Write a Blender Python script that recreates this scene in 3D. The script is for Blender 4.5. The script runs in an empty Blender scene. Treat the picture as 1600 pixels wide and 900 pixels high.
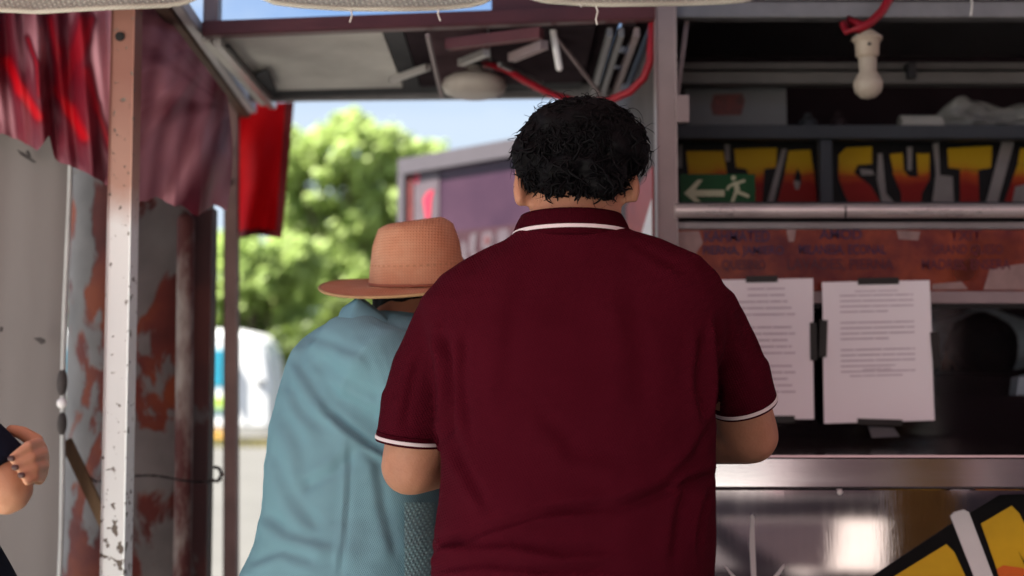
import bpy, bmesh, math, random
import numpy as np
from mathutils import Vector, Matrix, noise
R = math.radians
random.seed(7)
S = bpy.context.scene
COL = S.collection
PI = math.pi

# ------------------------------------------------------------------ camera
CAMZ, PITCH, F = 1.3, math.atan(145 / 2000), 2000.0
cam_d = bpy.data.cameras.new('camera')
cam = bpy.data.objects.new('camera', cam_d)
COL.objects.link(cam)
cam.location = (0, 0, CAMZ)
cam.rotation_euler = (R(90) + PITCH, 0, 0)
cam_d.sensor_width = 36
cam_d.lens = 36 * F / 1600
cam_d.clip_start = 0.05
cam_d.clip_end = 2000
cam_d.dof.use_dof = True
cam_d.dof.focus_distance = 2.17
cam_d.dof.aperture_fstop = 2.1
S.camera = cam

# ------------------------------------------------------------------ world, sun, exposure
SUN_EL, SUN_DIR = 58, (-0.95, -0.30)          # the sun stands high to the left, a little behind the camera; roofs shade the stall
w = bpy.data.worlds.new('World')
S.world = w
w.use_nodes = True
nt = w.node_tree
nt.nodes.clear()
sky = nt.nodes.new('ShaderNodeTexSky')
sky.sky_type = 'NISHITA'
sky.sun_disc = False
sky.sun_elevation = R(SUN_EL)
sky.sun_rotation = math.atan2(SUN_DIR[0], SUN_DIR[1])
sky.air_density = 0.8
sky.dust_density = 0.7
sky.ozone_density = 4.0
tc = nt.nodes.new('ShaderNodeTexCoord')
mp = nt.nodes.new('ShaderNodeMapping')
mp.inputs['Scale'].default_value = (1, 1, 3.2)
nz = nt.nodes.new('ShaderNodeTexNoise')
nz.inputs['Scale'].default_value = 2.6
nz.inputs['Detail'].default_value = 7
nz.inputs['Roughness'].default_value = 0.55
cr = nt.nodes.new('ShaderNodeValToRGB')
cr.color_ramp.elements[0].position = 0.47
cr.color_ramp.elements[1].position = 0.62
sep = nt.nodes.new('ShaderNodeSeparateXYZ')
mr = nt.nodes.new('ShaderNodeMapRange')
mr.inputs['From Min'].default_value = 0.275
mr.inputs['From Max'].default_value = 0.20
mul = nt.nodes.new('ShaderNodeMath'); mul.operation = 'MAXIMUM'
mix = nt.nodes.new('ShaderNodeMixRGB')
mix.inputs['Color2'].default_value = (3.5, 4.0, 4.5, 1)
bg = nt.nodes.new('ShaderNodeBackground')
bg.inputs['Strength'].default_value = 0.033
out = nt.nodes.new('ShaderNodeOutputWorld')
L = nt.links.new
L(tc.outputs['Generated'], mp.inputs['Vector'])
L(mp.outputs['Vector'], nz.inputs['Vector'])
L(nz.outputs['Fac'], cr.inputs['Fac'])
L(tc.outputs['Generated'], sep.inputs['Vector'])
L(sep.outputs['Z'], mr.inputs['Value'])
hz = nt.nodes.new('ShaderNodeMath'); hz.operation = 'MULTIPLY'; hz.inputs[1].default_value = 0.82
L(mr.outputs['Result'], hz.inputs[0])
cl = nt.nodes.new('ShaderNodeMath'); cl.operation = 'MULTIPLY'; cl.inputs[1].default_value = 0.85
L(cr.outputs['Color'], cl.inputs[0])
L(hz.outputs[0], mul.inputs[0]); L(cl.outputs[0], mul.inputs[1])
L(mul.outputs[0], mix.inputs['Fac'])
L(sky.outputs['Color'], mix.inputs['Color1'])
L(mix.outputs['Color'], bg.inputs['Color'])
L(bg.outputs['Background'], out.inputs['Surface'])

sl = bpy.data.lights.new('sun', 'SUN')
sl.energy = 4.6
sl.angle = R(0.5)
sl.color = (1.0, 0.955, 0.88)
sun = bpy.data.objects.new('sun', sl)
COL.objects.link(sun)
ch = math.cos(R(SUN_EL)) / math.hypot(*SUN_DIR)
to_sun = Vector((SUN_DIR[0] * ch, SUN_DIR[1] * ch, math.sin(R(SUN_EL))))
sun.rotation_euler = to_sun.to_track_quat('Z', 'Y').to_euler()
sun.location = (0, 6, 12)

S.view_settings.view_transform = 'Standard'
S.view_settings.look = 'None'
S.view_settings.exposure = 2.75
S.view_settings.gamma = 1
S.view_settings.use_curve_mapping = False
S.render.engine = 'CYCLES'
S.cycles.use_denoising = True
S.cycles.max_bounces = 10
S.cycles.transparent_max_bounces = 12
S.cycles.sample_clamp_indirect = 6

# ------------------------------------------------------------------ helpers
cp, sp_ = math.cos(PITCH), math.sin(PITCH)

def ray(px, py):
    dx, dy = (px - 800) / F, (450 - py) / F
    return Vector((dx, cp - dy * sp_, sp_ + dy * cp))

def at(px, py, Y):
    d = ray(px, py)
    return Vector((0, 0, CAMZ)) + d * (Y / d.y)

def atz(px, py, Z):
    d = ray(px, py)
    return Vector((0, 0, CAMZ)) + d * ((Z - CAMZ) / d.z)

def lin(r, g, b):
    f = lambda c: (c / 255 / 12.92) if c / 255 <= 0.04045 else ((c / 255 + 0.055) / 1.055) ** 2.4
    return (f(r), f(g), f(b))

MATS = {}
def mat(name, col, rough=0.6, metal=0.0, var=0.12, vscale=8.0, bump=0.0, bscale=60.0, stretch=(1, 1, 1), spec=0.3,
        transl=0.0, col2=None, sharp=None, aniso=0.0, rvar=0.0, sheen=0.0, sss=0.0):
    """procedural material: base colour varied by noise (towards col2 when given), fine bump, optional translucency"""
    if name in MATS:
        return MATS[name]
    m = bpy.data.materials.new(name)
    m.use_nodes = True
    n, l = m.node_tree.nodes, m.node_tree.links.new
    p = n['Principled BSDF']
    p.inputs['Roughness'].default_value = rough
    p.inputs['Metallic'].default_value = metal
    p.inputs['Specular IOR Level'].default_value = spec
    p.inputs['Anisotropic'].default_value = aniso
    if sheen:
        p.inputs['Sheen Weight'].default_value = sheen
    if sss:
        p.inputs['Subsurface Weight'].default_value = sss
        p.inputs['Subsurface Radius'].default_value = (0.012, 0.004, 0.002)
    t = n.new('ShaderNodeTexCoord')
    mm = n.new('ShaderNodeMapping')
    mm.inputs['Scale'].default_value = stretch
    l(t.outputs['Object'], mm.inputs['Vector'])
    nn = n.new('ShaderNodeTexNoise')
    nn.inputs['Scale'].default_value = vscale
    nn.inputs['Detail'].default_value = 6
    nn.inputs['Roughness'].default_value = 0.62
    l(mm.outputs['Vector'], nn.inputs['Vector'])
    rp = n.new('ShaderNodeValToRGB')
    if sharp:
        rp.color_ramp.elements[0].position, rp.color_ramp.elements[1].position = sharp
    else:
        rp.color_ramp.elements[0].position, rp.color_ramp.elements[1].position = 0.28, 0.72
    c2 = col2 if col2 else tuple(min(1, c * (1 + var)) for c in col)
    c1 = col if col2 else tuple(c * (1 - var) for c in col)
    rp.color_ramp.elements[0].color = (*c1, 1)
    rp.color_ramp.elements[1].color = (*c2, 1)
    l(nn.outputs['Fac'], rp.inputs['Fac'])
    l(rp.outputs['Color'], p.inputs['Base Color'])
    if rvar:
        ma = n.new('ShaderNodeMapRange')
        ma.inputs['To Min'].default_value = max(0.02, rough - rvar)
        ma.inputs['To Max'].default_value = rough + rvar
        l(nn.outputs['Fac'], ma.inputs['Value'])
        l(ma.outputs['Result'], p.inputs['Roughness'])
    if bump:
        nb = n.new('ShaderNodeTexNoise')
        nb.inputs['Scale'].default_value = bscale
        nb.inputs['Detail'].default_value = 4
        l(mm.outputs['Vector'], nb.inputs['Vector'])
        b = n.new('ShaderNodeBump')
        b.inputs['Strength'].default_value = bump
        b.inputs['Distance'].default_value = 0.004
        l(nb.outputs['Fac'], b.inputs['Height'])
        l(b.outputs['Normal'], p.inputs['Normal'])
    if transl:
        tr = n.new('ShaderNodeBsdfTranslucent')
        l(rp.outputs['Color'], tr.inputs['Color'])
        mx = n.new('ShaderNodeMixShader')
        mx.inputs['Fac'].default_value = transl
        l(p.outputs['BSDF'], mx.inputs[1]); l(tr.outputs['BSDF'], mx.inputs[2])
        l(mx.outputs['Shader'], n['Material Output'].inputs['Surface'])
    MATS[name] = m
    return m

def weave(name, col, size, depth=0.5, rough=0.85, var=0.25, transl=0.0, vcol=None, vscale=3.0, sheen=0.0, diag=True):
    """woven or knitted cloth: crossed fine waves in colour and relief over a slow stain noise"""
    if name in MATS:
        return MATS[name]
    m = mat(name, col, rough, var=0.12, vscale=vscale, col2=vcol, transl=transl, sheen=sheen, spec=0.03)
    n, l = m.node_tree.nodes, m.node_tree.links.new
    p = n['Principled BSDF']
    t = n.new('ShaderNodeTexCoord')
    w1 = n.new('ShaderNodeTexWave'); w2 = n.new('ShaderNodeTexWave')
    w1.bands_direction = 'X'; w2.bands_direction = 'Z'
    for q in (w1, w2):
        q.inputs['Scale'].default_value = 0.314 / size
        q.inputs['Distortion'].default_value = 0.6
        q.inputs['Detail'].default_value = 1
        q.inputs['Detail Scale'].default_value = 2
        mp_ = n.new('ShaderNodeMapping')
        mp_.inputs['Rotation'].default_value = (0, R(28) if diag else 0, 0)
        l(t.outputs['Object'], mp_.inputs['Vector'])
        l(mp_.outputs['Vector'], q.inputs['Vector'])
    mu = n.new('ShaderNodeMath'); mu.operation = 'MULTIPLY'
    l(w1.outputs['Fac'], mu.inputs[0]); l(w2.outputs['Fac'], mu.inputs[1])
    b = n.new('ShaderNodeBump'); b.inputs['Strength'].default_value = depth; b.inputs['Distance'].default_value = size * 0.5
    l(mu.outputs[0], b.inputs['Height']); l(b.outputs['Normal'], p.inputs['Normal'])
    rp = [q for q in n if q.type == 'VALTORGB'][0]
    mxc = n.new('ShaderNodeMixRGB'); mxc.blend_type = 'MULTIPLY'
    mr_ = n.new('ShaderNodeMapRange'); mr_.inputs['To Min'].default_value = 1 - var; mr_.inputs['To Max'].default_value = 1.0
    l(mu.outputs[0], mr_.inputs['Value'])
    l(rp.outputs['Color'], mxc.inputs['Color1']); l(mr_.outputs['Result'], mxc.inputs['Color2'])
    mxc.inputs['Fac'].default_value = 1
    for q in n:
        if q.type == 'BSDF_TRANSLUCENT': l(mxc.outputs['Color'], q.inputs['Color'])
    l(mxc.outputs['Color'], p.inputs['Base Color'])
    return m

class MB:
    """collects shapes and links them as ONE mesh object"""
    def __init__(s):
        s.v, s.f = [], []
    def add(s, vs, fs):
        o = len(s.v)
        s.v += [tuple(v) for v in vs]
        s.f += [tuple(i + o for i in f) for f in fs]
        return s
    def box(s, a, b, bev=0.0):
        x0, y0, z0 = (min(a[i], b[i]) for i in range(3))
        x1, y1, z1 = (max(a[i], b[i]) for i in range(3))
        if bev <= 0:
            vs = [(x0, y0, z0), (x1, y0, z0), (x1, y1, z0), (x0, y1, z0), (x0, y0, z1), (x1, y0, z1), (x1, y1, z1), (x0, y1, z1)]
            return s.add(vs, [(3, 2, 1, 0), (4, 5, 6, 7), (0, 1, 5, 4), (1, 2, 6, 5), (2, 3, 7, 6), (3, 0, 4, 7)])
        bm = bmesh.new()
        bmesh.ops.create_cube(bm, size=1)
        for v in bm.verts:
            v.co = Vector(((x0 + x1) / 2 + v.co.x * (x1 - x0), (y0 + y1) / 2 + v.co.y * (y1 - y0), (z0 + z1) / 2 + v.co.z * (z1 - z0)))
        bmesh.ops.bevel(bm, geom=bm.edges[:], offset=bev, segments=2, affect='EDGES', profile=0.6)
        return s.bm(bm)
    def bm(s, bm):
        bm.verts.index_update()
        s.add([v.co[:] for v in bm.verts], [[v.index for v in f.verts] for f in bm.faces])
        bm.free()
        return s
    def bar(s, p, q, wx, wz, bev=0.002, up=(0, 0, 1)):
        """a rectangular bar from p to q"""
        p, q = Vector(p), Vector(q)
        d = (q - p); ln = d.length; d.normalize()
        u = d.cross(Vector(up))
        if u.length < 1e-4: u = d.cross(Vector((0, 1, 0)))
        u.normalize(); v = u.cross(d)
        bm = bmesh.new()
        bmesh.ops.create_cube(bm, size=1)
        for x in bm.verts:
            x.co = p + d * ((x.co.y + 0.5) * ln) + u * (x.co.x * wx) + v * (x.co.z * wz)
        if bev: bmesh.ops.bevel(bm, geom=bm.edges[:], offset=bev, segments=2, affect='EDGES')
        bmesh.ops.recalc_face_normals(bm, faces=bm.faces[:])
        return s.bm(bm)
    def prism(s, pts, t):
        """polygon pts (3-D, any plane) with thickness vector t"""
        n = len(pts); t = Vector(t)
        vs = [Vector(p) for p in pts] + [Vector(p) + t for p in pts]
        fs = [tuple(range(n))[::-1], tuple(range(n, 2 * n))] + [(i, (i + 1) % n, n + (i + 1) % n, n + i) for i in range(n)]
        bm = bmesh.new()
        bv = [bm.verts.new(v) for v in vs]
        for f in fs: bm.faces.new([bv[i] for i in f])
        bmesh.ops.recalc_face_normals(bm, faces=bm.faces[:])
        return s.bm(bm)
    def chain(s, pts, n=14, flat=None, caps=True, power=2.0):
        """tapered tube through (point, radius or (ru, rv)); rounded ends; flat = reference side axis"""
        P = [Vector(p[0]) for p in pts]
        Rr = [(p[1], p[1]) if not isinstance(p[1], tuple) else p[1] for p in pts]
        T = []
        for i in range(len(P)):
            a, b = P[max(0, i - 1)], P[min(len(P) - 1, i + 1)]
            T.append((b - a).normalized())
        ref = Vector(flat) if flat else (Vector((1, 0, 0)) if abs(T[0].x) < 0.8 else Vector((0, 1, 0)))
        rings = []
        def ring(c, t, ru, rv):
            u = (ref - t * ref.dot(t)).normalized(); v = t.cross(u)
            r = []
            for k in range(n):
                a = 2 * PI * k / n
                ca, sa = math.cos(a), math.sin(a)
                e = 2.0 / power
                r.append(c + u * (ru * math.copysign(abs(ca) ** e, ca)) + v * (rv * math.copysign(abs(sa) ** e, sa)))
            return r
        if caps:
            for k in (0.15, 0.6, 0.9):
                h = math.sqrt(max(0, 1 - k * k)); m0 = min(Rr[0])
                rings.append(ring(P[0] - T[0] * m0 * h, T[0], Rr[0][0] * k, Rr[0][1] * k))
        for i in range(len(P)): rings.append(ring(P[i], T[i], *Rr[i]))
        if caps:
            for k in (0.9, 0.6, 0.15):
                h = math.sqrt(max(0, 1 - k * k)); m0 = min(Rr[-1])
                rings.append(ring(P[-1] + T[-1] * m0 * h, T[-1], Rr[-1][0] * k, Rr[-1][1] * k))
        return s.rings(rings)
    def rings(s, rings, cap=True):
        n = len(rings[0]); o = len(s.v)
        vs = [v for r in rings for v in r]
        fs = []
        for i in range(len(rings) - 1):
            for k in range(n):
                fs.append((i * n + k, i * n + (k + 1) % n, (i + 1) * n + (k + 1) % n, (i + 1) * n + k))
        if cap:
            fs.append(tuple(range(n))[::-1]); fs.append(tuple(range((len(rings) - 1) * n, len(rings) * n)))
        return s.add(vs, fs)
    def tube(s, path, r, n=8):
        return s.chain([(p, r) for p in path], n=n)
    def lathe(s, prof, c, n=28, axis=(0, 0, 1)):
        """prof = [(radius, height)...] turned about axis through c"""
        ax = Vector(axis).normalized()
        u = ax.orthogonal().normalized(); v = ax.cross(u)
        c = Vector(c)
        return s.rings([[c + ax * h + u * (r * math.cos(2 * PI * k / n)) + v * (r * math.sin(2 * PI * k / n)) for k in range(n)] for r, h in prof])
    def ell(s, c, r, n=18, m=12, rot=None):
        c = Vector(c); vs = []; 
        rings = []
        for i in range(1, m):
            t = PI * i / m
            rr = []
            for k in range(n):
                a = 2 * PI * k / n
                p = Vector((r[0] * math.sin(t) * math.cos(a), r[1] * math.sin(t) * math.sin(a), -r[2] * math.cos(t)))
                if rot: p = rot @ p
                rr.append(c + p)
            rings.append(rr)
        return s.rings(rings)
    def grid(s, fn, nu, nv):
        """sheet fn(u, v) -> point"""
        vs = [fn(i / nu, j / nv) for j in range(nv + 1) for i in range(nu + 1)]
        fs = [(j * (nu + 1) + i, j * (nu + 1) + i + 1, (j + 1) * (nu + 1) + i + 1, (j + 1) * (nu + 1) + i) for j in range(nv) for i in range(nu)]
        return s.add(vs, fs)
    def build(s, name, m, parent=None, smooth=False, base=None, ang=None):
        me = bpy.data.meshes.new(name)
        if parent is not None:
            org = world_loc(parent)
        else:
            a = np.array(s.v)
            org = Vector(base) if base else Vector(((a[:, 0].min() + a[:, 0].max()) / 2, (a[:, 1].min() + a[:, 1].max()) / 2, a[:, 2].min()))
        me.from_pydata([Vector(v) - org for v in s.v], [], s.f)
        me.update()
        return link(name, me, m, parent, org, smooth, ang)

WL = {}
def world_loc(o):
    return WL[o.name]

def link(name, me, m, parent, org, smooth=False, ang=None):
    o = bpy.data.objects.new(name, me)
    COL.objects.link(o)
    if m: me.materials.append(m)
    if smooth:
        me.polygons.foreach_set('use_smooth', [True] * len(me.polygons))
        if ang: me.set_sharp_from_angle(angle=R(ang))
    if parent is not None: o.parent = parent
    else: o.location = org
    WL[o.name] = Vector(org)
    return o

def tag(o, label=None, cat=None, group=None, kind=None):
    if label: o['label'] = label
    if cat: o['category'] = cat
    if group: o['group'] = group
    if kind: o['kind'] = kind
    return o

def thing(name, loc, label, cat, group=None):
    o = bpy.data.objects.new(name, None)
    o.empty_display_size = 0.1
    COL.objects.link(o)
    o.location = loc
    WL[o.name] = Vector(loc)
    return tag(o, label, cat, group)

def struct(mb, name, m, smooth=False):
    return tag(mb.build(name, m, None, smooth), kind='structure')

def thicken(o, t):
    md = o.modifiers.new('thickness', 'SOLIDIFY'); md.thickness = t; md.offset = 0
    return o

def remesh(mb, voxel, smooth_it=8, fac=0.5):
    """joins the overlapping shapes of mb into one continuous surface; returns (verts, faces)"""
    me = bpy.data.meshes.new('tmp'); me.from_pydata(mb.v, [], mb.f); me.update()
    o = bpy.data.objects.new('tmp', me); COL.objects.link(o)
    bm = bmesh.new(); bm.from_mesh(me); bmesh.ops.recalc_face_normals(bm, faces=bm.faces[:]); bm.to_mesh(me); bm.free()
    r = o.modifiers.new('r', 'REMESH'); r.mode = 'VOXEL'; r.voxel_size = voxel
    sm = o.modifiers.new('s', 'SMOOTH'); sm.factor = fac; sm.iterations = smooth_it
    dg = bpy.context.evaluated_depsgraph_get()
    m2 = bpy.data.meshes.new_from_object(o.evaluated_get(dg), depsgraph=dg)
    bpy.data.objects.remove(o); bpy.data.meshes.remove(me)
    return m2

def shift(me, org):
    a = np.empty(len(me.vertices) * 3, dtype=np.float32); me.vertices.foreach_get('co', a)
    a = a.reshape(-1, 3) - np.array(org, dtype=np.float32)
    me.vertices.foreach_set('co', a.ravel()); me.update()
    return me

def remesh_obj(name, mb, voxel, m, parent=None, base=(0, 0, 0), it=8, fn=None, fac=0.5):
    me = remesh(mb, voxel, it, fac)
    if fn:
        n = len(me.vertices)
        a = np.empty(n * 3, dtype=np.float32); me.vertices.foreach_get('co', a); a = a.reshape(-1, 3)
        nr = np.empty(n * 3, dtype=np.float32); me.vertex_normals.foreach_get('vector', nr); nr = nr.reshape(-1, 3)
        a = fn(a.astype(float), nr.astype(float))
        me.vertices.foreach_set('co', a.astype(np.float32).ravel()); me.update()
    org = world_loc(parent) if parent is not None else Vector(base)
    shift(me, org)
    me.name = name
    return link(name, me, m, parent, org, True)

def vnoise(a, sc, seed=0.0):
    return np.array([noise.noise(Vector((p[0] * sc[0] + seed, p[1] * sc[1] + seed * 1.7, p[2] * sc[2] - seed))) for p in a])

def px_of(a):
    """pixel coordinates of world points (used to draw creases where the cloth has them)"""
    x, y, z = a[:, 0], a[:, 1], a[:, 2] - CAMZ
    d = y * cp + z * sp_
    return 800 + F * x / d, 450 - F * (-y * sp_ + z * cp) / d

def creases(a, nr, lines, side=-1):
    X, Y = px_of(a)
    dsp = np.zeros(len(a))
    face = np.clip(-nr[:, 1] * 2 + 0.4, 0, 1)
    for pts, wd, dp in lines:
        best = np.full(len(a), 1e9); sgn = np.zeros(len(a)); tt = np.zeros(len(a))
        n = len(pts) - 1
        for i in range(n):
            p, q = np.array(pts[i], float), np.array(pts[i + 1], float)
            d = q - p; ln = np.hypot(*d); d /= ln
            t = np.clip((X - p[0]) * d[0] + (Y - p[1]) * d[1], 0, ln)
            ex, ey = X - p[0] - d[0] * t, Y - p[1] - d[1] * t
            dist = np.hypot(ex, ey)
            u = dist < best
            best = np.where(u, dist, best)
            sgn = np.where(u, np.sign(ex * -d[1] + ey * d[0]), sgn)
            tt = np.where(u, (i + t / ln) / n, tt)
        fade = np.clip(np.minimum(tt, 1 - tt) * 6 + 0.25, 0, 1)
        sd = best * sgn
        # a soft fold: a rise on one side falling sharply into the crease on the other
        prof = -np.exp(-(sd / wd) ** 2) + 0.8 * np.exp(-((sd - 1.6 * wd) / (1.4 * wd)) ** 2)
        dsp += dp * prof * fade * face
    return dsp

# ------------------------------------------------------------------ materials
M = {}
M['concrete'] = mat('sunlit_concrete', (0.074, 0.071, 0.065), 0.9, var=0.14, vscale=1.2, bump=0.3, bscale=40)
M['grass'] = mat('grass_green', (0.06, 0.10, 0.02), 0.8, col2=(0.13, 0.15, 0.04), vscale=6)
M['white_van'] = mat('van_white', (0.8, 0.8, 0.79), 0.25, var=0.03)
M['teal_glass'] = mat('teal_window', (0.03, 0.27, 0.38), 0.12, var=0.15)
M['lime'] = mat('lime_stripe', (0.38, 0.55, 0.10), 0.4, var=0.05)
M['tealdark'] = mat('dark_teal_stripe', (0.02, 0.12, 0.14), 0.4, var=0.05)
M['amber'] = mat('amber_stripe', (0.75, 0.42, 0.10), 0.4, var=0.05)
M['rubber'] = mat('black_rubber', (0.012, 0.012, 0.012), 0.75, var=0.2)
M['black'] = mat('black_plastic', (0.010, 0.010, 0.011), 0.5, var=0.3)
M['bark'] = mat('bark', (0.10, 0.075, 0.05), 0.9, var=0.3, bump=0.6, bscale=30)
def leafmat(name, c1, c2):
    m = mat(name, c1, 0.55, col2=c2, vscale=0.55, transl=0.5)
    return m
M['leaf_a'] = leafmat('leaf_bright', (0.29, 0.38, 0.115), (0.45, 0.55, 0.19))
M['leaf_b'] = leafmat('leaf_mid', (0.24, 0.33, 0.09), (0.40, 0.50, 0.16))
M['leaf_c'] = leafmat('leaf_dark', (0.08, 0.12, 0.026), (0.17, 0.21, 0.05))

M['maroon_rail'] = mat('maroon_paint', (0.085, 0.022, 0.026), 0.42, var=0.2, vscale=5, bump=0.05, rvar=0.1)
M['mauve_post'] = mat('mauve_grey_paint', (0.24, 0.185, 0.19), 0.45, var=0.12, vscale=6, rvar=0.1)
M['grey_steel'] = mat('dull_grey_steel', (0.20, 0.195, 0.20), 0.42, 0.5, var=0.2, vscale=9, rvar=0.12)
M['slate'] = mat('slate_frame', (0.040, 0.044, 0.052), 0.6, 0.0, var=0.15, spec=0.15)
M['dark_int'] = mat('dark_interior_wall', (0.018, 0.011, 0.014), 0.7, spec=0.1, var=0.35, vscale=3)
M['alu'] = mat('aluminium', (0.55, 0.53, 0.52), 0.35, 0.8, var=0.1, rvar=0.1)
M['white_board'] = mat('white_ceiling_board', (0.60, 0.585, 0.55), 0.9, spec=0.0, var=0.2, vscale=4)
M['grey_board'] = mat('grey_ceiling_board', (0.075, 0.076, 0.08), 0.9, spec=0.0, var=0.25, vscale=6)
M['dark_board'] = mat('dark_ceiling_board', (0.035, 0.026, 0.030), 0.9, spec=0.0, var=0.35, vscale=6)
M['mauve_board'] = mat('mauve_ceiling_board', (0.085, 0.055, 0.062), 0.9, spec=0.0, var=0.35, vscale=7)
M['cream'] = mat('cream_ceramic', (0.38, 0.31, 0.24), 0.35, var=0.06)
M['bulbglass'] = mat('frosted_bulb', (0.40, 0.345, 0.28), 0.3, var=0.04)
M['dusty_lamp'] = mat('dusty_lamp_dome', (0.36, 0.32, 0.29), 0.4, var=0.12)
M['red_cord'] = mat('red_cord', (0.26, 0.008, 0.018), 0.38, var=0.2, vscale=20)
M['paper'] = mat('white_paper', (0.80, 0.765, 0.79), 0.8, var=0.02, vscale=3)
M['print'] = mat('grey_print', (0.50, 0.44, 0.49), 0.85, var=0.15)
M['tape'] = mat('black_tape', (0.012, 0.011, 0.010), 0.35, var=0.2)
M['green_sign'] = mat('green_sign', (0.004, 0.05, 0.014), 0.5, var=0.15, spec=0.15)
M['sign_white'] = mat('sign_white', (0.36, 0.37, 0.25), 0.5, var=0.05)
M['carton'] = mat('pale_carton', (0.11, 0.112, 0.117), 0.7, var=0.1, vscale=6)
M['logo'] = mat('brown_red_logo', (0.16, 0.035, 0.03), 0.7, col2=(0.05, 0.03, 0.03), vscale=40)
M['yellow'] = mat('yellow_paint', (0.62, 0.37, 0.012), 0.4, var=0.1, vscale=9)
M['redpaint'] = mat('red_paint', (0.33, 0.018, 0.016), 0.4, var=0.15, vscale=9)
M['orangepaint'] = mat('orange_paint', (0.62, 0.12, 0.018), 0.4, var=0.15)
M['whitepaint'] = mat('white_paint_bar', (0.68, 0.66, 0.66), 0.4, var=0.06)
M['blackpaint'] = mat('black_paint', (0.004, 0.004, 0.0045), 0.5, var=0.3, spec=0.12)
M['plastic_bag'] = mat('crumpled_clear_plastic', (0.24, 0.24, 0.235), 0.2, var=0.15, vscale=14, bump=0.9, bscale=35, transl=0.3)
M['bluebag'] = mat('pale_blue_plastic', (0.72, 0.84, 0.95), 0.3, var=0.15, bump=0.7, bscale=30, transl=0.35)
M['rollwhite'] = mat('white_roll', (0.33, 0.32, 0.30), 0.7, var=0.06)
M['navy'] = weave('navy_cotton', (0.012, 0.015, 0.028), 0.0012, 0.3, var=0.2)
M['denim'] = weave('dark_denim', (0.022, 0.027, 0.045), 0.0016, 0.3, var=0.25)
M['shoe'] = mat('dark_shoe', (0.02, 0.017, 0.016), 0.5)
M['hair'] = mat('black_hair', (0.0022, 0.0019, 0.0028), 0.6, var=0.3, vscale=60, spec=0.10)
M['skin_a'] = mat('warm_skin', (0.36, 0.165, 0.10), 0.55, col2=(0.46, 0.225, 0.14), vscale=22, bump=0.25, bscale=220, sss=0.12)
M['skin_b'] = mat('deep_skin', (0.25, 0.10, 0.06), 0.55, col2=(0.32, 0.14, 0.085), vscale=14, bump=0.1, bscale=300, sss=0.1)
M['skin_c'] = mat('brown_skin', (0.48, 0.24, 0.14), 0.55, col2=(0.57, 0.30, 0.19), vscale=14, bump=0.1, bscale=300, sss=0.12)
M['eye'] = mat('eye_white', (0.7, 0.68, 0.64), 0.2, var=0.02)
M['nail'] = mat('dark_nail', (0.06, 0.022, 0.02), 0.25, var=0.2)
M['polo'] = weave('burgundy_pique', (0.052, 0.0028, 0.0082), 0.0042, 0.5, rough=0.85, var=0.24, vcol=(0.074, 0.0048, 0.0128), vscale=2.2, )
M['polo_dark'] = weave('burgundy_rib', (0.042, 0.002, 0.0064), 0.0030, 0.5, rough=0.85, var=0.2, diag=False)
M['trim'] = weave('white_trim', (0.70, 0.62, 0.63), 0.0020, 0.3, var=0.1)
M['chambray'] = weave('blue_chambray', (0.19, 0.37, 0.43), 0.0030, 0.4, rough=0.85, var=0.14, vcol=(0.205, 0.385, 0.45), vscale=5)
M['chambray_collar'] = weave('blue_chambray_collar', (0.18, 0.38, 0.46), 0.0026, 0.3, var=0.12)
M['meshcloth'] = weave('mesh_vent_cloth', (0.30, 0.50, 0.54), 0.0065, 0.5, var=0.35)
M['straw'] = weave('orange_straw', (0.84, 0.50, 0.33), 0.0058, 0.6, rough=0.75, var=0.15, vcol=(0.68, 0.24, 0.12), vscale=5.5, transl=0.2, diag=False)
M['knit'] = weave('cream_knit', (0.78, 0.75, 0.67), 0.0095, 1.0, rough=0.9, var=0.45, vcol=(0.88, 0.86, 0.78), vscale=9, transl=0.5)
M['knit_hem'] = weave('cream_hem', (0.85, 0.82, 0.72), 0.0055, 0.6, rough=0.9, var=0.2, transl=0.4)
M['thread'] = mat('loose_thread', (0.75, 0.72, 0.68), 0.9)
M['red_flag'] = mat('bright_red_cloth', (0.62, 0.004, 0.007), 0.6, col2=(0.46, 0.003, 0.005), vscale=4, transl=0.22, spec=0.1)
M['red_flag_hem'] = mat('dark_red_hem', (0.17, 0.010, 0.012), 0.7)
M['white_tarp'] = mat('grey_white_tarp', (0.135, 0.117, 0.111), 0.7, col2=(0.175, 0.155, 0.148), vscale=2.5, bump=0.25, bscale=12, stretch=(1, 1, 0.25), transl=0.05)
M['tarp_edge'] = mat('tarp_pale_edge', (0.42, 0.42, 0.41), 0.7, var=0.15)
M['smudge'] = mat('black_smudge', (0.045, 0.038, 0.037), 0.8, var=0.4, vscale=30)
M['pipe'] = mat('flaking_pipe', (0.30, 0.26, 0.235), 0.7, col2=(0.085, 0.024, 0.022), vscale=7, sharp=(0.40, 0.54), stretch=(1, 1, 0.4), bump=0.4, bscale=40)
M['oxide'] = mat('dark_oxide_paint', (0.055, 0.012, 0.014), 0.6, col2=(0.12, 0.022, 0.02), vscale=6, bump=0.3)
M['wire'] = mat('dark_wire', (0.02, 0.015, 0.015), 0.5, 0.5)
M['old_wood'] = mat('yellowed_wood', (0.15, 0.092, 0.05), 0.8, var=0.25, vscale=12, stretch=(4, 4, 0.6), bump=0.4)
M['beam_brown'] = mat('brown_beam', (0.105, 0.062, 0.045), 0.7, var=0.25, vscale=8, bump=0.3)
M['beam_white'] = mat('white_flaking_beam', (0.50, 0.48, 0.49), 0.6, var=0.1, vscale=10)
M['rear_post'] = mat('dusty_brown_post', (0.20, 0.115, 0.10), 0.65, var=0.2, vscale=8, bump=0.25)
M['canopy_red'] = mat('market_canopy_cloth', (0.36, 0.235, 0.245), 0.8, var=0.08, transl=0.18)
M['stall_wall'] = mat('dusty_rose_wall', (0.30, 0.20, 0.21), 0.7, var=0.15, vscale=2)
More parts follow.
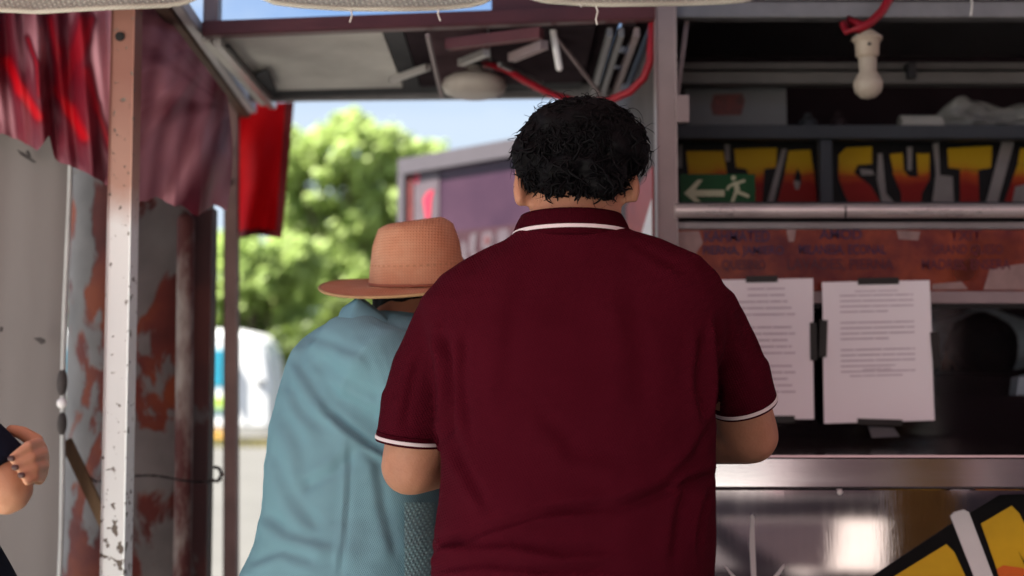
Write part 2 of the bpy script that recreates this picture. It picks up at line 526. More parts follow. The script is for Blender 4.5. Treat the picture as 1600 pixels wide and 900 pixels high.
M['pot'] = mat('black_enamel', (0.005, 0.004, 0.005), 0.5, var=0.3, spec=0.1)
M['pot_rim'] = mat('dull_rim', (0.30, 0.25, 0.23), 0.35, 0.7, var=0.3, vscale=30)
M['oven'] = mat('brown_black_box', (0.010, 0.005, 0.007), 0.6, var=0.3, spec=0.08)

def steel(name, rough, streak, col=(0.60, 0.58, 0.59), bs=0.10):
    """brushed stainless steel: streaks along one axis in roughness and relief"""
    m = mat(name, col, rough, 1.0, var=0.07, vscale=5, stretch=streak, rvar=0.03)
    n, l = m.node_tree.nodes, m.node_tree.links.new
    t = n.new('ShaderNodeTexCoord'); mm = n.new('ShaderNodeMapping'); mm.inputs['Scale'].default_value = tuple(9 * q for q in streak)
    q = n.new('ShaderNodeTexNoise'); q.inputs['Scale'].default_value = 6; q.inputs['Detail'].default_value = 3
    wv = n.new('ShaderNodeTexNoise'); wv.inputs['Scale'].default_value = 3.2; wv.inputs['Detail'].default_value = 1
    ad = n.new('ShaderNodeMath'); ad.operation = 'MULTIPLY_ADD'; ad.inputs[1].default_value = 0.10
    l(t.outputs['Object'], mm.inputs['Vector']); l(mm.outputs['Vector'], q.inputs['Vector']); l(t.outputs['Object'], wv.inputs['Vector'])
    l(q.outputs['Fac'], ad.inputs[0]); l(wv.outputs['Fac'], ad.inputs[2])
    b = n.new('ShaderNodeBump'); b.inputs['Strength'].default_value = bs; b.inputs['Distance'].default_value = 0.006
    l(ad.outputs[0], b.inputs['Height']); l(b.outputs['Normal'], n['Principled BSDF'].inputs['Normal'])
    return m
M['steel_v'] = steel('brushed_steel_panel', 0.03, (9, 9, 0.35), (0.42, 0.37, 0.39), 0.03)
M['steel_h'] = steel('brushed_steel_edge', 0.12, (0.35, 9, 9), (0.56, 0.53, 0.55), 0.05)

def peel(name, grey, rusts, scale, bias):
    """old paint flaking off to rust and red undercoat, with an edge in relief"""
    m = bpy.data.materials.new(name); m.use_nodes = True
    n, l = m.node_tree.nodes, m.node_tree.links.new
    p = n['Principled BSDF']; p.inputs['Roughness'].default_value = 0.72
    t = n.new('ShaderNodeTexCoord'); mm = n.new('ShaderNodeMapping'); mm.inputs['Scale'].default_value = (1, 1, 0.55)
    l(t.outputs['Object'], mm.inputs['Vector'])
    a = n.new('ShaderNodeTexNoise'); a.inputs['Scale'].default_value = scale; a.inputs['Detail'].default_value = 9; a.inputs['Roughness'].default_value = 0.55
    a.inputs['Distortion'].default_value = 0.4
    l(mm.outputs['Vector'], a.inputs['Vector'])
    st = n.new('ShaderNodeValToRGB'); st.color_ramp.elements[0].position = bias; st.color_ramp.elements[1].position = bias + 0.025
    l(a.outputs['Fac'], st.inputs['Fac'])
    b = n.new('ShaderNodeTexNoise'); b.inputs['Scale'].default_value = scale * 0.8; b.inputs['Detail'].default_value = 5
    l(t.outputs['Object'], b.inputs['Vector'])
    rr = n.new('ShaderNodeValToRGB')
    rr.color_ramp.elements[0].position, rr.color_ramp.elements[1].position = 0.38, 0.62
    rr.color_ramp.elements[0].color = (*rusts[0], 1); rr.color_ramp.elements[1].color = (*rusts[1], 1)
    e = rr.color_ramp.elements.new(0.5); e.color = (*rusts[2], 1)
    l(b.outputs['Fac'], rr.inputs['Fac'])
    g = n.new('ShaderNodeTexNoise'); g.inputs['Scale'].default_value = 7; g.inputs['Detail'].default_value = 6
    l(t.outputs['Object'], g.inputs['Vector'])
    gr = n.new('ShaderNodeValToRGB'); gr.color_ramp.elements[0].color = (*[q * 0.72 for q in grey], 1); gr.color_ramp.elements[1].color = (*[q * 1.15 for q in grey], 1)
    gr.color_ramp.elements[0].position, gr.color_ramp.elements[1].position = 0.3, 0.7
    l(g.outputs['Fac'], gr.inputs['Fac'])
    mx = n.new('ShaderNodeMixRGB'); l(st.outputs['Color'], mx.inputs['Fac']); l(rr.outputs['Color'], mx.inputs['Color1']); l(gr.outputs['Color'], mx.inputs['Color2'])
    l(mx.outputs['Color'], p.inputs['Base Color'])
    ad = n.new('ShaderNodeMath'); ad.operation = 'MULTIPLY_ADD'; ad.inputs[1].default_value = 0.3
    l(g.outputs['Fac'], ad.inputs[0]); l(st.outputs['Color'], ad.inputs[2])
    bp = n.new('ShaderNodeBump'); bp.inputs['Strength'].default_value = 0.7; bp.inputs['Distance'].default_value = 0.004
    l(ad.outputs[0], bp.inputs['Height']); l(bp.outputs['Normal'], p.inputs['Normal'])
    return m
M['peel_pillar'] = peel('flaking_pillar_paint', (0.235, 0.22, 0.215), [(0.085, 0.018, 0.016), (0.28, 0.060, 0.020), (0.17, 0.032, 0.023)], 5.6, 0.495)

def post_paint():
    """white post: chipped white paint below, turning pinkish-brown and darker towards the top"""
    m = bpy.data.materials.new('chipped_white_post'); m.use_nodes = True
    n, l = m.node_tree.nodes, m.node_tree.links.new
    p = n['Principled BSDF']; p.inputs['Roughness'].default_value = 0.6
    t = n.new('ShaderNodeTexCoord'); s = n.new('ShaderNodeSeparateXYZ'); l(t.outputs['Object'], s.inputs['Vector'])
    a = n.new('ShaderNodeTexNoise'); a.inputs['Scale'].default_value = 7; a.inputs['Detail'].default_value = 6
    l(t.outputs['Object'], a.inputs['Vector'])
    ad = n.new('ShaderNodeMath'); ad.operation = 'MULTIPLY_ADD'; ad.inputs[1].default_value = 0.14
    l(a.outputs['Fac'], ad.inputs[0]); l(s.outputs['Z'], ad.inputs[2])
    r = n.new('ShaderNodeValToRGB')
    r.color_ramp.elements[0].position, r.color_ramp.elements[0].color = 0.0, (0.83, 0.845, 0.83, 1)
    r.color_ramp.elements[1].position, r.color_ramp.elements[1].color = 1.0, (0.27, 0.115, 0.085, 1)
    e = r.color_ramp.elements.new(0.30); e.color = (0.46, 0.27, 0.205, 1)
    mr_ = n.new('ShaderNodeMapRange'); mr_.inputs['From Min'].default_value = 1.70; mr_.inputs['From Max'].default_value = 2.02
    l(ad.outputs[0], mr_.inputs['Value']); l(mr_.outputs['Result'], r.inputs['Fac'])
    c = n.new('ShaderNodeTexNoise'); c.inputs['Scale'].default_value = 55; c.inputs['Detail'].default_value = 5
    l(t.outputs['Object'], c.inputs['Vector'])
    low = n.new('ShaderNodeMapRange'); low.inputs['From Min'].default_value = 1.15; low.inputs['From Max'].default_value = 0.8
    low.inputs['To Min'].default_value = 0.0; low.inputs['To Max'].default_value = 0.14
    l(s.outputs['Z'], low.inputs['Value'])
    su = n.new('ShaderNodeMath'); su.operation = 'ADD'; l(c.outputs['Fac'], su.inputs[0]); l(low.outputs['Result'], su.inputs[1])
    k = n.new('ShaderNodeValToRGB'); k.color_ramp.elements[0].position, k.color_ramp.elements[1].position = 0.625, 0.67
    l(su.outputs[0], k.inputs['Fac'])
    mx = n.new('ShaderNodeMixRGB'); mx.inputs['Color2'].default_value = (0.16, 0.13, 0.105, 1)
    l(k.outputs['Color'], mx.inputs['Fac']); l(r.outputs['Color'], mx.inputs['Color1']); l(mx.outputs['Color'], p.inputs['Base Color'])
    bp = n.new('ShaderNodeBump'); bp.inputs['Strength'].default_value = 0.6; bp.inputs['Distance'].default_value = 0.003; bp.invert = True
    l(k.outputs['Color'], bp.inputs['Height']); l(bp.outputs['Normal'], p.inputs['Normal'])
    return m
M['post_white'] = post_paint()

def glass_mat():
    m = bpy.data.materials.new('window_glass'); m.use_nodes = True
    n, l = m.node_tree.nodes, m.node_tree.links.new
    n.remove(n['Principled BSDF'])
    tr = n.new('ShaderNodeBsdfTransparent'); tr.inputs['Color'].default_value = (0.85, 0.86, 0.87, 1)
    gl = n.new('ShaderNodeBsdfGlossy'); gl.inputs['Roughness'].default_value = 0.06
    fr = n.new('ShaderNodeFresnel'); fr.inputs['IOR'].default_value = 1.22
    mx = n.new('ShaderNodeMixShader')
    l(fr.outputs['Fac'], mx.inputs['Fac']); l(tr.outputs['BSDF'], mx.inputs[1]); l(gl.outputs['BSDF'], mx.inputs[2])
    l(mx.outputs['Shader'], n['Material Output'].inputs['Surface'])
    return m
M['glass'] = glass_mat()

def vinyl_mat():
    """orange-red printed clear vinyl: lighter patches painted for light coming through, partly see-through"""
    m = mat('printed_red_vinyl', (0.125, 0.015, 0.020), 0.22, col2=(0.36, 0.070, 0.028), vscale=7, sharp=(0.38, 0.66), transl=0.25)
    n, l = m.node_tree.nodes, m.node_tree.links.new
    o = n['Material Output']; src = o.inputs['Surface'].links[0].from_socket
    tr = n.new('ShaderNodeBsdfTransparent'); tr.inputs['Color'].default_value = (0.9, 0.5, 0.4, 1)
    q = n.new('ShaderNodeTexNoise'); q.inputs['Scale'].default_value = 6
    t = n.new('ShaderNodeTexCoord'); l(t.outputs['Object'], q.inputs['Vector'])
    k = n.new('ShaderNodeMapRange'); k.inputs['From Min'].default_value = 0.55; k.inputs['From Max'].default_value = 0.75; k.inputs['To Max'].default_value = 0.6
    l(q.outputs['Fac'], k.inputs['Value'])
    mx = n.new('ShaderNodeMixShader'); l(k.outputs['Result'], mx.inputs['Fac']); l(src, mx.inputs[1]); l(tr.outputs['BSDF'], mx.inputs[2])
    l(mx.outputs['Shader'], o.inputs['Surface'])
    return m
M['vinyl'] = vinyl_mat()
M['vinyl_ink'] = mat('purple_ink', (0.030, 0.010, 0.055), 0.4, col2=(0.055, 0.014, 0.04), vscale=5)
M['vinyl_ink_red'] = mat('dark_red_ink', (0.075, 0.009, 0.022), 0.4, var=0.2)

def tarp_red():
    """old red plastic sheet: faded mauve, with light glowing through the folds painted as bright red streaks"""
    m = bpy.data.materials.new('faded_red_tarp'); m.use_nodes = True
    n, l = m.node_tree.nodes, m.node_tree.links.new
    p = n['Principled BSDF']; p.inputs['Roughness'].default_value = 0.5; p.inputs['Specular IOR Level'].default_value = 0.15
    at_ = n.new('ShaderNodeAttribute'); at_.attribute_name = 'fade'  # low values paint light glowing through, high values the mauve cloth
    r = n.new('ShaderNodeValToRGB')
    r.color_ramp.elements[0].position, r.color_ramp.elements[0].color = 0.0, (0.46, 0.002, 0.008, 1)
    r.color_ramp.elements[1].position, r.color_ramp.elements[1].color = 1.0, (0.56, 0.275, 0.325, 1)
    e = r.color_ramp.elements.new(0.35); e.color = (0.15, 0.006, 0.016, 1)
    e = r.color_ramp.elements.new(0.6); e.color = (0.12, 0.022, 0.036, 1)
    l(at_.outputs['Fac'], r.inputs['Fac']); l(r.outputs['Color'], p.inputs['Base Color'])
    t = n.new('ShaderNodeTexCoord'); q = n.new('ShaderNodeTexNoise'); q.inputs['Scale'].default_value = 30; q.inputs['Detail'].default_value = 4
    l(t.outputs['Object'], q.inputs['Vector'])
    bp = n.new('ShaderNodeBump'); bp.inputs['Strength'].default_value = 0.25; bp.inputs['Distance'].default_value = 0.006
    l(q.outputs['Fac'], bp.inputs['Height']); l(bp.outputs['Normal'], p.inputs['Normal'])
    tr = n.new('ShaderNodeBsdfTranslucent'); l(r.outputs['Color'], tr.inputs['Color'])
    mx = n.new('ShaderNodeMixShader')
    tf = n.new('ShaderNodeMapRange'); tf.inputs['From Max'].default_value = 0.5; tf.inputs['To Min'].default_value = 0.09; tf.inputs['To Max'].default_value = 0.035
    l(at_.outputs['Fac'], tf.inputs['Value']); l(tf.outputs['Result'], mx.inputs['Fac'])
    l(p.outputs['BSDF'], mx.inputs[1]); l(tr.outputs['BSDF'], mx.inputs[2]); l(mx.outputs['Shader'], n['Material Output'].inputs['Surface'])
    return m
M['tarp_red'] = tarp_red()

# ------------------------------------------------------------------ ground, far setting
g = MB(); g.box((-600, -600, -0.5), (600, 900, 0.0))
struct(g, 'ground', M['concrete'])
g = MB(); g.box((-0.9, -9.4, -0.2), (9, 5.5, 0.004))
struct(g, 'lane', mat('dark_asphalt', (0.05, 0.047, 0.047), 0.9, var=0.2, vscale=3, bump=0.4, bscale=80))  # unseen dark ground added so the steel reflects less light
pp = mat('pale_bounce_slabs', (0.46, 0.445, 0.41), 0.9, var=0.1, vscale=2)  # pale ground added behind the viewer to bounce light into the shade
g = MB(); g.box((-14, -24, -0.2), (-0.92, 2.4, 0.004)); g.box((-0.9, -24, -0.2), (12, -10.7, 0.004))
struct(g, 'paving', pp)
g = MB(); g.box((1.9, -7.0, -0.15), (3.8, -3.4, 0.008))
struct(g, 'paving', mat('pale_reflected_patch', (0.34, 0.325, 0.29), 0.9, var=0.1, vscale=4))  # pale patch added for the bright reflection in the steel panel
g = MB(); g.box((-60, 38, -0.2), (60, 300, 0.02))
tag(g.build('grass_field', M['grass']), kind='structure')
g = MB()
rg = random.Random(5)
for k in range(2600):          # a tufted strip of grass between the paving and the van
    x, y = rg.uniform(-12, 8), rg.uniform(25.2, 26.6)
    h, a, s_ = rg.uniform(0.05, 0.16), rg.uniform(0, PI), rg.uniform(0.02, 0.05)
    dx, dy = math.cos(a) * s_, math.sin(a) * s_
    g.add([(x - dx, y - dy, 0), (x + dx, y + dy, 0), (x + rg.uniform(-.05, .05), y + rg.uniform(-.05, .05), h)], [(0, 1, 2)])
tag(g.build('grass', mat('dry_verge', (0.12, 0.12, 0.03), 0.8, col2=(0.24, 0.19, 0.06), vscale=2, transl=0.3)), kind='stuff')

def tree(loc, H, blobs, trunk_r, leaves, seed, m, label, size=0.2):
    rr = random.Random(seed)
    t = thing('tree', loc, label, 'tree', 'trees behind the food stall')
    x, y, z = loc
    tb = MB()
    cx = sum(b[0] for b in blobs) / len(blobs); cz = min(b[2] - b[3][2] for b in blobs)
    top = max(b[2] for b in blobs)
    tb.chain([(Vector((x, y, -0.05)), trunk_r * 1.25), (Vector((x + 0.05, y, 0.8)), trunk_r), (Vector((x + rr.uniform(-.2, .2), y, top * 0.45)), trunk_r * 0.75), (Vector((x + cx, y, top * 0.75)), trunk_r * 0.35)], n=9)
    for b in blobs:
        p0 = Vector((x + b[0] * 0.1, y, max(1.0, top * rr.uniform(0.25, 0.45))))
        p1 = Vector((x + b[0] * 0.9, y + b[1] * 0.9, b[2]))
        mid = p0.lerp(p1, 0.5) + Vector((rr.uniform(-.2, .2), rr.uniform(-.2, .2), 0.2))
        tb.chain([(p0, trunk_r * 0.45), (mid, trunk_r * 0.3), (p1, trunk_r * 0.1)], n=6)
    tb.build('trunk', M['bark'], t, True)
    cb = MB()
    per = leaves // len(blobs)
    for b in blobs:
        c = Vector((x + b[0], y + b[1], b[2])); r3 = b[3]
        ncl = max(6, per // 45)
        for q in range(ncl):
            d = Vector((rr.gauss(0, 1), rr.gauss(0, 1), rr.gauss(0, 1))).normalized()
            rad = rr.uniform(0.62, 1.04)
            cc = c + Vector((d.x * r3[0] * rad, d.y * r3[1] * rad, d.z * r3[2] * rad))
            cs = rr.uniform(0.16, 0.36) * (r3[0] + r3[2]) / 2
            for k in range(45):
                e = Vector((rr.gauss(0, .55), rr.gauss(0, .55), rr.gauss(0, .42))) * cs
                p = cc + e
                if p.z < 0.15: continue
                s_ = size * rr.uniform(0.6, 1.3)
                nrm = (e.normalized() + Vector((rr.uniform(-.9, .9), rr.uniform(-.9, .9), rr.uniform(-.2, 1.0)))).normalized()
                u = nrm.orthogonal().normalized() * s_; v = nrm.cross(u).normalized() * s_ * 0.6
                cb.add([p - u, p - v * 0.9, p + u, p + v * 0.9], [(0, 1, 2, 3)])
    cb.build('crown', M[m], t)
    return t

def blobs_px(lst, Y, x0):
    """[(px, py, rpx_x, rpx_z)] -> crown masses at depth Y round trunk x0"""
    r = []
    for k, (px, py, rx, rz) in enumerate(lst):
        p = at(px, py, Y); s = Y / F
        r.append((p.x - x0, (-0.6, 0.5, 0.0, 0.8)[k % 4], p.z, (rx * s, max(rx, rz) * s * 0.8, rz * s)))
    return r
TX = at(545, 600, 41).x
tree((TX, 41, 0), 9, blobs_px([(540, 245, 62, 52), (480, 300, 60, 70), (590, 320, 72, 80), (520, 400, 95, 80), (612, 232, 40, 28), (560, 480, 100, 80), (455, 255, 40, 50), (462, 350, 50, 60), (455, 420, 60, 60), (600, 400, 80, 80), (550, 200, 40, 25), (600, 285, 50, 50), (625, 345, 50, 60), (575, 350, 60, 60), (590, 470, 70, 60)], 41, TX), 0.28, 20000, 11, 'leaf_a', 'tallest pale green tree rising above the straw hat behind the stall', 0.19)
TX = at(395, 620, 35).x
tree((TX, 35, 0), 6, blobs_px([(390, 430, 70, 52), (440, 470, 52, 60), (340, 440, 50, 70), (400, 520, 80, 55), (470, 410, 40, 40), (360, 385, 40, 30)], 35, TX), 0.2, 11000, 12, 'leaf_b', 'lower round tree just behind the white van', 0.16)
TX = at(655, 600, 47).x
tree((TX, 47, 0), 8, blobs_px([(655, 260, 38, 45), (690, 330, 60, 70), (640, 420, 70, 90), (730, 400, 70, 80)], 47, TX), 0.25, 8000, 13, 'leaf_a', 'tree partly hidden by the purple sign board above the hat', 0.2)
TX = at(480, 640, 32).x
tree((TX, 32, 0), 4, blobs_px([(470, 570, 60, 55), (540, 520, 60, 60), (450, 640, 50, 40), (520, 610, 60, 50)], 32, TX), 0.14, 8000, 14, 'leaf_c', 'dark bushy tree low behind the blue shirt', 0.13)
for k, (tx, ty, hh) in enumerate([(-17, 42, 8), (3.5, 44, 9), (10, 40, 8), (19, 46, 10), (-27, 50, 10)]):
    bl = [(0, 0, hh * .72, (2.2, 2.2, hh * .25)), (-1.5, .4, hh * .5, (2.0, 2.0, hh * .24)), (1.6, -.3, hh * .52, (2.0, 2.0, hh * .24))]
    tree((tx, ty, 0), hh, bl, 0.25, 3200, 30 + k, ('leaf_b', 'leaf_a', 'leaf_c')[k % 3], ['mid green tree far left beyond the stall pillar', 'green tree hidden behind the maroon polo shirt', 'dark tree hidden behind the serving window', 'mid green tree far right behind the trailer', 'pale tree farthest to the left of the plaza'][k], 0.24)

# the parked van
VY = 27.0
vr = at(424, 600, VY).x
van = thing('van', (vr - 2.8, VY + 0.9, 0), 'white passenger van with teal windows parked by the trees', 'van')
zt = at(400, 515, VY).z
vb = MB()
prof = [(vr - 5.6, 0.28), (vr - 5.6, zt - 0.5), (vr - 5.3, zt - 0.12), (vr - 4.9, zt), (vr - 0.75, zt), (vr - 0.42, zt - 0.07), (vr - 0.2, zt - 0.28), (vr - 0.08, zt - 0.7), (vr - 0.02, zt - 1.3), (vr, 0.45), (vr - 0.05, 0.28)]
bm = bmesh.new()
fr_ = [bm.verts.new((x, VY, z)) for x, z in prof]
f = bm.faces.new(fr_)
ex = bmesh.ops.extrude_face_region(bm, geom=[f])
for v in [q for q in ex['geom'] if isinstance(q, bmesh.types.BMVert)]: v.co.y += 1.85
bmesh.ops.recalc_face_normals(bm, faces=bm.faces[:])
bmesh.ops.bevel(bm, geom=[e for e in bm.edges if abs(e.verts[0].co.y - e.verts[1].co.y) < 1e-4], offset=0.09, segments=3, affect='EDGES')
vb.bm(bm).build('body', M['white_van'], van, True, ang=40)
s27 = VY / F
for k, (xa, xb) in enumerate([(vr - 5.2, vr - 4.1), (vr - 3.95, vr - 2.9), (vr - 2.75, vr - 1.9), (vr - 1.75, vr - 0.98)]):
    MB().box((xa, VY - 0.012, at(340, 605, VY).z), (xb, VY + 0.05, at(340, 545, VY).z), 0.01).build('window', M['teal_glass'], van)
z1 = lambda y: at(340, y, VY).z
MB().box((vr - 5.5, VY - 0.006, z1(638)), (vr - 0.95, VY + 0.03, z1(620))).build('lime_stripe', M['lime'], van)
MB().box((vr - 5.5, VY - 0.008, z1(649)), (vr - 0.95, VY + 0.03, z1(641))).build('teal_stripe', M['tealdark'], van)
MB().box((vr - 5.5, VY - 0.006, z1(684)), (vr - 0.95, VY + 0.03, z1(674))).build('amber_stripe', M['amber'], van)
MB().box((vr - 0.32, VY - 0.04, z1(602)), (vr - 0.16, VY + 0.02, z1(594)), 0.008).build('door_handle', M['black'], van)
MB().box((vr - 0.98, VY - 0.15, z1(605)), (vr - 0.90, VY + 0.02, z1(540)), 0.02).build('mirror', M['black'], van)
for xx in (vr - 4.6, vr - 1.75):
    for yy in (VY + 0.1, VY + 1.75):
        wl_ = MB().lathe([(0.02, -0.1), (0.30, -0.1), (0.33, -0.05), (0.33, 0.05), (0.30, 0.1), (0.02, 0.1)], (xx, yy, 0.33), 24, (0, 1, 0)).build('wheel', M['rubber'], van, True, ang=40)
        MB().lathe([(0.01, -0.125), (0.18, -0.115), (0.20, -0.09)], (xx, yy, 0.33), 20, (0, 1, 0)).build('rim', M['alu'], wl_, True, ang=40)

# ------------------------------------------------------------------ stall frame of the left bay
XL = at(197, 300, 2.72).x
frame = thing('stall_frame', (-0.3, 3.3, 0), 'open stall frame with chipped white front post and maroon top rail', 'stall frame')
# front post: square tube, wide face to the camera, narrow side to the right
pt, pb = at(193, 8, 2.72), at(177, 900, 2.72)
pc = MB()
pc.bar((pb.x, 2.745, 0.0), (pt.x, 2.745, 2.30), 0.051, 0.05, 0.004, up=(0, 1, 0))
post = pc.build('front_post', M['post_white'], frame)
h = at(187, 57, 2.7175)
MB().lathe([(0.001, -0.002), (0.010, -0.002), (0.010, 0.002)], (h.x, 2.7185, h.z), 14, (0, -1, 0)).build('bolt_hole', M['black'], post)
# rear left post
rp0 = at(364, 900, 3.95)
MB().bar((rp0.x, 3.97, 0), (at(360, 165, 3.95).x, 3.97, 2.17), 0.040, 0.04, 0.003, up=(0, 1, 0)).build('rear_post', M['rear_post'], frame)
for yy in (235, 285):
    q = at(357, yy, 3.94)
    MB().lathe([(0.001, 0), (0.009, 0), (0.009, 0.006), (0.004, 0.009)], (q.x, 3.948, q.z), 10, (0, -1, 0)).build('bolt', M['black'], frame)
# side beam running back from the front post
b0, b1 = atz(268, 20, 2.14), atz(362, 158, 2.14)
MB().bar((b0.x + 0.0, 2.7, 2.155), (b1.x, 4.0, 2.155), 0.036, 0.05, 0.003).build('side_beam', M['beam_brown'], frame)
MB().bar((b0.x + 0.033, 2.74, 2.15), (b1.x + 0.033, 3.95, 2.15), 0.026, 0.034, 0.003).build('side_beam_facing', M['beam_white'], frame)
# top rail, near edge of the ceiling
r0, r1 = at(318, 47, 3.0), at(1028, 20, 3.0)
MB().bar(r0, r1, 0.036, 0.036, 0.003).build('top_rail', M['maroon_rail'], frame)
up0 = at(333, -40, 3.06)
MB().bar((up0.x, 3.06, 2.13), (up0.x, 3.06, 2.995), 0.036, 0.036, 0.003, up=(0, 1, 0)).build('upright', M['mauve_post'], frame)
MB().bar((up0.x, 3.06, 2.44), (0.36, 3.06, 2.44), 0.036, 0.036, 0.003).build('upper_rail', M['maroon_rail'], frame)
fx = at(768, 0, 3.04)
MB().box((fx.x, 3.045, 2.175), (0.34, 3.057, 2.42)).build('fascia_panel', M['maroon_rail'], frame)
# ceiling boards: underside of a flat roof that slopes gently
def ceil_z(x): return 2.125 + (x + 0.7) * 0.026
def board(x0, x1, y0, y1, t, m, drop=0.0, name='ceiling_board', x0b=None, x1b=None):
    x0b = x0 if x0b is None else x0b; x1b = x1 if x1b is None else x1b
    p = [(x0, y0), (x1, y0), (x1b, y1), (x0b, y1)]
    return MB().prism([(x, y, ceil_z(x) - drop) for x, y in p], (0, 0, t)).build(name, M[m], frame)
X = lambda px, Y=3.02: (px - 800) * Y / F
board(-0.70, -0.312, 3.02, 3.60, 0.012, 'white_board')
board(-0.308, -0.262, 3.02, 3.60, 0.012, 'grey_board')
board(-0.258, -0.205, 3.02, 3.60, 0.012, 'dark_board')
board(-0.201, -0.06, 3.02, 3.60, 0.012, 'mauve_board')
board(-0.056, 0.20, 3.02, 3.60, 0.012, 'dark_board')
board(-0.70, 0.20, 3.604, 3.69, 0.012, 'grey_board')
# roof covering above the boards keeps daylight out of the joints
MB().prism([(-0.76, 3.02, ceil_z(-0.76) + 0.016), (0.20, 3.02, ceil_z(0.2) + 0.016), (0.20, 3.70, ceil_z(0.2) + 0.016), (-0.76, 3.70, ceil_z(-0.76) + 0.016)], (0, 0, 0.008)).build('roof_sheet', M['grey_steel'], frame)
# unseen sheet added high above the bay to keep the sun off the men
MB().prism([(-3.6, 2.0, 3.0), (0.42, 2.0, 3.0), (0.42, 4.3, 3.1), (-3.6, 4.3, 3.1)], (0, 0, 0.012)).build('added_sun_roof', M['grey_steel'], frame)
e0, e1 = atz(345, 62, 2.118), atz(398, 160, 2.118)
MB().bar((-0.708, 3.02, 2.112), (-0.708, 3.74, 2.112), 0.02, 0.02, 0.002).build('edge_angle', M['alu'], frame)
MB().bar((-0.735, 3.02, 2.118), (-0.735, 3.74, 2.118), 0.022, 0.012, 0.002).build('edge_trim', M['white_board'], frame)
MB().bar((-0.685, 3.03, 2.104), (-0.685, 3.62, 2.104), 0.012, 0.010, 0.002).build('edge_strip', M['black'], frame)
q = [atz(388, 120, 2.112), atz(418, 106, 2.112), atz(432, 138, 2.112), atz(398, 140, 2.112)]
MB().prism(q, (0, 0, -0.006)).build('corner_patch', M['grey_board'], frame)  # grey patch near the corner of the white board
f0, f1 = at(400, 148, 3.70), at(905, 142, 3.70)
MB().bar((f0.x - 0.02, 3.70, f0.z), (0.30, 3.70, f1.z), 0.03, 0.040, 0.003).build('rear_rail', M['grey_steel'], frame)
for (xa, ya, xb, yb, wd, m_) in [(612, 125, 668, 105, .012, 'alu'), (668, 55, 690, 150, .010, 'mauve_post'), (700, 70, 845, 52, .022, 'maroon_rail'), (720, 98, 760, 82, .014, 'alu'), (800, 90, 850, 70, .018, 'mauve_post'), (780, 100, 845, 130, .012, 'grey_steel')]:
    p, q = atz(xa, ya, 2.105), atz(xb, yb, 2.105)
    MB().bar(p, q, wd, wd, 0.002).build('ceiling_batten', M[m_], frame)
MB().bar(at(865, 52, 3.1), at(940, 150, 3.35), 0.009, 0.009, 0.002).build('brace_rod', M['mauve_post'], frame)
rt = MB().tube([at(862, 26, 3.04), at(866, 62, 3.05), at(874, 106, 3.06)], 0.0085, 10).build('hanging_strip', M['whitepaint'], frame)
for xr in (0.235, 0.262, 0.300):
    MB().bar((xr, 3.02, 2.135), (xr, 3.85, 2.135), 0.014, 0.024, 0.002).build('roof_runner', M['grey_steel' if xr < 0.29 else 'mauve_post'], frame)
for ya_, yb_ in ((3.02, 3.22), (3.30, 3.42), (3.47, 3.72)):
    MB().box((0.265, ya_, 2.152), (0.298, yb_, 2.158)).build('roof_slat', M['dark_board'], frame)
for xa_, xb_ in ((0.190, 0.263), (0.300, 0.336)):
    MB().box((xa_, 3.02, 2.172), (xb_, 3.72, 2.178)).build('roof_slat', M['dark_board'], frame)

# ------------------------------------------------------------------ food trailer
TY = 3.0
tr = thing('food_trailer', (1.45, 3.3, 0), 'dark food trailer with stainless counter and serving window', 'food trailer')
XR = 2.7
cpx = at(1041, 300, TY).x
MB().bar((cpx, 3.0, 0), (cpx, 3.0, 2.40), 0.048, 0.048, 0.004, up=(0, 1, 0)).build('corner_post', M['mauve_post'], tr)
MB().bar((XR - 0.02, 3.0, 0), (XR - 0.02, 3.0, 2.40), 0.048, 0.048, 0.004, up=(0, 1, 0)).build('corner_post', M['mauve_post'], tr)
xa = cpx + 0.026
def hbar(y0, y1, Y, depth, m, name, x0=None, x1=None):
    z0, z1_ = at(1200, y1, Y).z, at(1200, y0, Y).z
    return MB().box((xa if x0 is None else x0, Y, z0), (XR - 0.05 if x1 is None else x1, Y + depth, z1_), 0.003).build(name, M[m], tr)
hbar(2, 27, TY, 0.04, 'grey_steel', 'top_beam')
hbar(-8, -1, TY, 0.05, 'alu', 'top_trim')
# interior shell
MB().box((cpx - 0.02, 3.03, 0.15), (cpx - 0.008, 4.35, 2.40)).build('side_wall', mat('dull_side_wall', (0.085, 0.068, 0.068), 0.7, var=0.25, vscale=4, spec=0.1), tr)
MB().box((cpx - 0.004, 3.03, 0.15), (cpx + 0.004, 4.33, 2.38)).build('side_lining', M['dark_int'], tr)
MB().box((XR - 0.012, 3.03, 0.15), (XR, 4.35, 2.40)).build('side_wall', M['mauve_post'], tr)
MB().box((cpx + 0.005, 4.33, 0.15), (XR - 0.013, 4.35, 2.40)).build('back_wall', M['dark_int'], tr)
MB().box((cpx + 0.006, 4.30, 2.36), (XR - 0.014, 4.329, 2.4035)).build('leak_strip', M['dark_int'], tr)  # strip added to close a gap where daylight leaked in
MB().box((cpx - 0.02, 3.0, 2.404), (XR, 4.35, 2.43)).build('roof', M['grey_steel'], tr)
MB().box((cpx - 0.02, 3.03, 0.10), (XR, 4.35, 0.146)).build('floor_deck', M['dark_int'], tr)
for xx in (0.9, 2.1):
    for yy in (3.12, 4.2):
        MB().lathe([(0.02, -0.07), (0.17, -0.07), (0.19, -0.04), (0.19, 0.04), (0.17, 0.07), (0.02, 0.07)], (xx, yy, 0.19), 20, (0, 1, 0)).build('wheel', M['rubber'], tr, True, ang=40)
MB().bar(at(1075, 18, 3.04), at(1058, 150, 3.04), 0.011, 0.011, 0.002).build('brace_rod', M['mauve_post'], tr)
